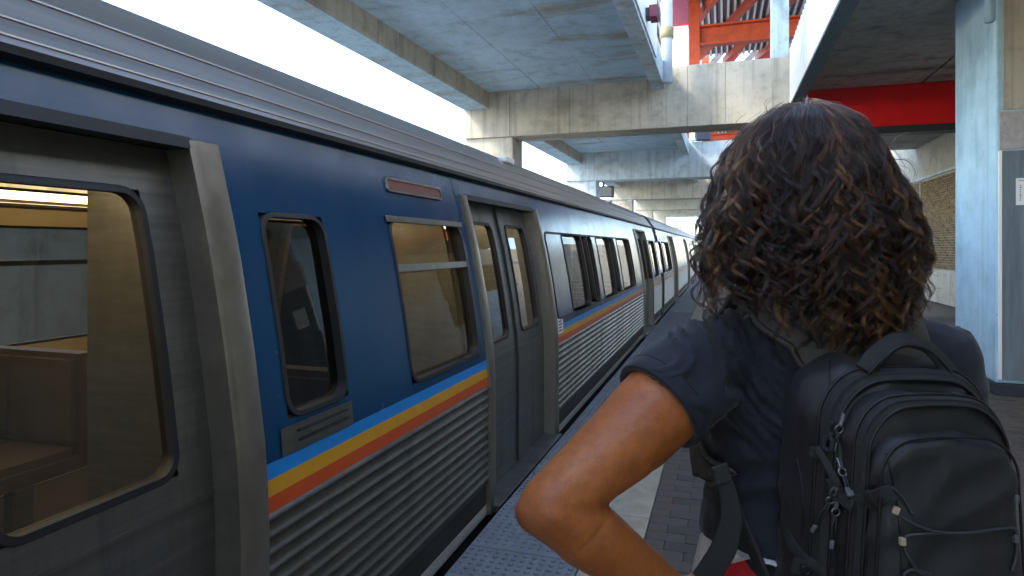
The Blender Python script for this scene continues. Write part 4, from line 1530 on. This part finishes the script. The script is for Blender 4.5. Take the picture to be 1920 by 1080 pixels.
# top panel seam and gusset seams
for pts in ([(1555, 676), (1556, 740), (1566, 800), (1572, 870)], [(1494, 860), (1505, 920), (1506, 1000), (1510, 1079)], [(1640, 905), (1632, 960), (1626, 1020), (1622, 1079)], [(1662, 850), (1674, 900), (1684, 960), (1690, 1030), (1690, 1079)]):
    m = KB(); m.tube(line_on(PT, pts, .0006), .0013, 6)
    m.build('seam', M['piping'], main, smooth=True)
# ---- grab handle
hp = catmull([L(1618, 694, .865), L(1640, 670, .868), L(1672, 645, .872), L(1702, 640, .875), L(1735, 652, .876), L(1762, 678, .874), L(1778, 700, .87)], 6)
hn = [Vector((0, -.75, .66))] * len(hp)
hn = [(Vector((0, -.6, .8))) for _ in hp]
g = ribbon(hp, [.021 if i < 4 else .025 for i in range(len(hp))], .0065, hn)
hd = g.build('grab_handle', M['nylon_matte'], pack, smooth=True)
for e in (-1, 1):
    m = KB()
    m.tube([p + Vector((0, e * -.0095, e * -.0075)) + Vector((0, -.003, .004)) for p in hp], .0014, 6)
    m.build('piping', M['piping'], hd, smooth=True)
# ---- bungee cord and its loops
def cordline(pts, r=.0022, out=.0035, name='bungee_cord', mat='cord', par=None):
    m = KB(); m.tube(line_on(PT, pts, out, 8), r, 8)
    return m.build(name, M[mat], par or pocket, smooth=True)
cordline([(1670, 912), (1690, 930), (1712, 966)], .0019)
cordline([(1681, 960), (1700, 975), (1730, 990), (1770, 999), (1820, 999), (1865, 993), (1895, 990), (1906, 1000), (1906, 1040), (1897, 1072)])
cordline([(1693, 1020), (1697, 1008), (1710, 1003), (1740, 1001), (1790, 1000)])
cordline([(1694, 1022), (1704, 1046), (1722, 1072), (1736, 1079)])
cordline([(1694, 1079), (1704, 1070), (1724, 1070), (1745, 1077)])
for px, py, a in ((1680, 957, .35), (1692, 1015, 0.)):
    p = hit(PT, px, py, .004)
    m = KB(); m.cbox(p, (.007, .006, .0095), Matrix.Rotation(a, 3, 'Y'))
    m.build('cord_tab', M['tan_tab'], pocket, bevel=.0012)
for px, py in ((1905, 935), (1904, 1010)):
    p = hit(PT, px, py, .004, .81)
    m = KB(); m.cbox(p, (.005, .006, .010)); m.build('cord_tab', M['tab_grey'], pocket, bevel=.001)
# ---- side compression strap with its keeper and folded end
def band_on(pts, w, th, name, mat='nylon_matte', out=.004, par=None, n=6, dflt=.85):
    path = line_on(PT, pts, out, n, dflt)
    o = ribbon(path, w, th, (Vector((-.45, -.9, .05)))).build(name, M[mat], par or pack, smooth=True)
    return o
cs = band_on([(1598, 944), (1625, 939), (1650, 931), (1676, 922)], .021, .0022, 'compression_strap')
band_on([(1558, 895), (1568, 915), (1583, 938), (1600, 950)], .015, .0025, 'compression_strap', out=.010)
band_on([(1532, 838), (1548, 866), (1562, 893), (1572, 912)], .010, .002, 'compression_strap', out=.012)
k_ = band_on([(1632, 936), (1640, 934)], .024, .0035, 'strap_keeper', out=.006)
m = KB(); m.tube(catmull([hit(PT, x, y, .012) for x, y in ((1561, 790), (1553, 812), (1561, 828), (1556, 845), (1545, 838), (1548, 822), (1562, 812))], 5), .0035, 7)
m.build('strap_knot', M['nylon_matte'], pack, smooth=True)
p = hit(PT, 1530, 850, .012)
m = KB(); m.cbox(p, (.019, .008, .016), Matrix.Rotation(.3, 3, 'Y')); m.build('strap_end', M['nylon_matte'], pack, bevel=.003)
p = hit(PT, 1572, 925, .012)
m = KB(); m.tube([p + Vector((.011 * cos(a), 0, .009 * sin(a))) for a in [2 * pi * k / 12 for k in range(12)]], .0022, 6, closed=True)
m.build('strap_buckle', M['steel_dark'], pack, smooth=True)
# ---- zip pulls: slider, ring, doubled cord, moulded end
def zip_pull(x0, y0, x1, y1, out=.009):
    a, b_ = hit(PT, x0, y0, out), hit(PT, x1, y1, out)
    d = (b_ - a).normalized(); s = d.cross(Vector((0, -1, 0))).normalized()
    m = KB(); m.cbox(a - d * .012, (.0065, .005, .013), (d.to_track_quat('Z', 'Y')).to_matrix())
    m.cbox(a - d * .02, (.009, .004, .006), (d.to_track_quat('Z', 'Y')).to_matrix())
    sl = m.build('zip_slider', M['metal_grey'], pack, bevel=.001)
    m = KB(); m.tube([a + d * .004 * 0 + (s * cos(q) + d * sin(q)) * .0052 for q in [2 * pi * k / 14 for k in range(14)]], .0013, 6, closed=True)
    m.build('ring', M['metal_grey'], sl, smooth=True)
    m = KB()
    for e in (-1, 1):
        m.tube([a + d * .005 + s * e * .0012, a + d * .02 + s * e * .0022, b_ + s * e * .002], .0013, 6)
    m.build('pull_cord', M['cord'], sl, smooth=True)
    m = KB(); m.cbox(b_ + d * .005, (.0095, .006, .012), (d.to_track_quat('Z', 'Y')).to_matrix())
    m.build('pull_end', M['tab_grey'], sl, bevel=.0018)
zip_pull(1557, 938, 1530, 985)
zip_pull(1567, 960, 1561, 1013)
zip_pull(1573, 805, 1566, 830, .006)
zip_pull(1580, 885, 1590, 915, .006)
# side zipper running down the gusset
m = KB(); m.tube(line_on(PT, [(1560, 1030), (1556, 1060), (1552, 1079)], .003), .003, 6); m.build('side_zip', M['nylon_matte'], pack, smooth=True)
# ---- lower side pocket with buckle
sp = line_on(PT, [(1466, 975), (1480, 1010), (1500, 1040), (1530, 1062), (1560, 1076)], .004, 6, .90)
m = ribbon(sp, .016, .003, Vector((-.6, -.8, .1))); lo = m.build('side_pocket_hem', M['nylon_matte'], pack, smooth=True)
p = hit(PT, 1505, 1064, .010, .88)
m = KB(); m.cbox(p, (.030, .012, .024), Matrix.Rotation(.25, 3, 'Y')); lo = m.build('side_buckle', M['nylon_matte'], pack, bevel=.004)
m = KB(); m.tube([p + Vector((.006 * cos(q), -.008, .006 * sin(q))) for q in [2 * pi * k / 12 for k in range(12)]], .0018, 6, closed=True)
m.build('buckle_ring', M['piping'], lo, smooth=True)

# ---- shoulder straps
def clear(p, n_, out):
    """push a strap point clear of the shirt"""
    h = ST.find_nearest(p)
    if h[0] is not None:
        d = p - h[0]
        if d.dot(h[1]) < out:
            p = h[0] + h[1] * out
        return p, h[1]
    return p, n_
def strap(ctrl, w, th, name, mat, out=.004, n=7):
    path = catmull(ctrl, n)
    P, Nn = [], []
    for p in path:
        q, n_ = clear(p, Vector((0, -1, 0)), out)
        P.append(q); Nn.append(n_)
    # smooth
    for _ in range(4):
        P = [P[0]] + [(P[i - 1] + P[i] * 2 + P[i + 1]) / 4 for i in range(1, len(P) - 1)] + [P[-1]]
        Nn = [Nn[0]] + [((Nn[i - 1] + Nn[i] * 2 + Nn[i + 1]) / 4).normalized() for i in range(1, len(Nn) - 1)] + [Nn[-1]]
    P = [clear(p, n_, out * .9)[0] for p, n_ in zip(P, Nn)]
    P = [P[0]] + [(P[i - 1] + P[i] * 2 + P[i + 1]) / 4 for i in range(1, len(P) - 1)] + [P[-1]]
    m = ribbon(P, w, th, Nn)
    o = m.build(name, M[mat], pack, smooth=True)
    return o, P, Nn
s1, P1, N1 = strap([L(1580, 690, .935), L(1545, 655, .955), L(1500, 612, .985), L(1450, 580, 1.02), Vector((.418, 1.075, 1.392)), Vector((.405, 1.13, 1.375)), Vector((.39, 1.175, 1.30)), Vector((.372, 1.185, 1.22)), Vector((.345, 1.17, 1.15)), Vector((.322, 1.11, 1.13)), L(1338, 860, 1.045), L(1356, 905, 1.0)],
                   [.094 - .04 * max(0, min(1, (i - 34) / 30)) for i in range(90)], .009, 'shoulder_strap', 'strap_pad', .013)
for e in (-1, 1):
    m = KB(); Q = []
    for i in range(len(P1)):
        t = (P1[min(i + 1, len(P1) - 1)] - P1[max(i - 1, 0)]).normalized()
        Q.append(P1[i] + t.cross((N1[i] - t * N1[i].dot(t)).normalized()) * e * (.0400 - .017 * max(0, min(1, (i - 34) / 30))) + N1[i] * .0086)
    m.tube(Q, .0018, 6); m.build('piping', M['piping'], s1, smooth=True)
s2, _, _ = strap([L(1700, 690, .935), L(1702, 640, .96), L(1690, 605, .99), L(1675, 575, 1.03), Vector((.60, 1.10, 1.39)), Vector((.61, 1.17, 1.31)), Vector((.62, 1.185, 1.2)), Vector((.655, 1.15, 1.12)), Vector((.66, 1.06, 1.06)), Vector((.62, .97, .98))],
                 .07, .009, 'shoulder_strap', 'strap_pad', .013)
# webbing from the pad end down to the pack, and its loose tail
def web(pts, w, name='webbing_strap', nn=Vector((-.35, -.93, 0)), mat='nylon_matte', th=.0022):
    path = catmull([L(*p) for p in pts], 8)
    m = ribbon(path, w, th, nn)
    return m.build(name, M[mat], pack, smooth=True), path
w1, wp = web([(1352, 895, .985), (1372, 935, .975), (1395, 990, .965), (1420, 1050, .955), (1440, 1100, .945)], .0185)
rb_ = KB()
for i, p in enumerate(wp):
    for f in (.0, .5):
        if i + 1 < len(wp):
            c = p.lerp(wp[i + 1], f)
            t = (wp[i + 1] - p).normalized()
            rb_.cbox(c + Vector((-.35, -.93, 0)) * .0032, (.017, .0012, .0022), Matrix.Rotation(-math.atan2(t.x, -t.z) * -1, 3, 'Y').inverted())
tag(rb_.build('webbing_rib', M['piping'], w1), kind='stuff')
w2, _ = web([(1352, 890, .975), (1366, 930, .965), (1371, 975, .955), (1358, 1025, .95), (1335, 1065, .95), (1318, 1090, .95)], [.024 + .012 * min(1, i / 24) for i in range(41)], 'strap_tail')
p = L(1353, 888, .968)
m = KB(); m.cbox(p, (.026, .007, .03), Matrix.Rotation(-.3, 3, 'Y')); m.build('strap_buckle', M['steel_dark'], pack, bevel=.003)
# raised letters on the pad end
for ch, px, py in (('C', 1335, 888), ('I', 1344, 884)):
    cu = bpy.data.curves.new('lettering', 'FONT'); cu.body = ch; cu.size = .02; cu.extrude = .0006; cu.align_x = 'CENTER'
    cu.materials.append(M['ink'])
    o = bpy.data.objects.new('lettering', cu); col.objects.link(o)
    me = bpy.data.meshes.new_from_object(o.evaluated_get(bpy.context.evaluated_depsgraph_get()))
    bpy.data.objects.remove(o)
    o = bpy.data.objects.new('lettering', me); col.objects.link(o)
    o.parent = s1
    q = L(px, py + 6, .985) - Vector((RX, RY, PZ0))
    o.location = q; o.rotation_euler = (pi / 2, .25, -.2)
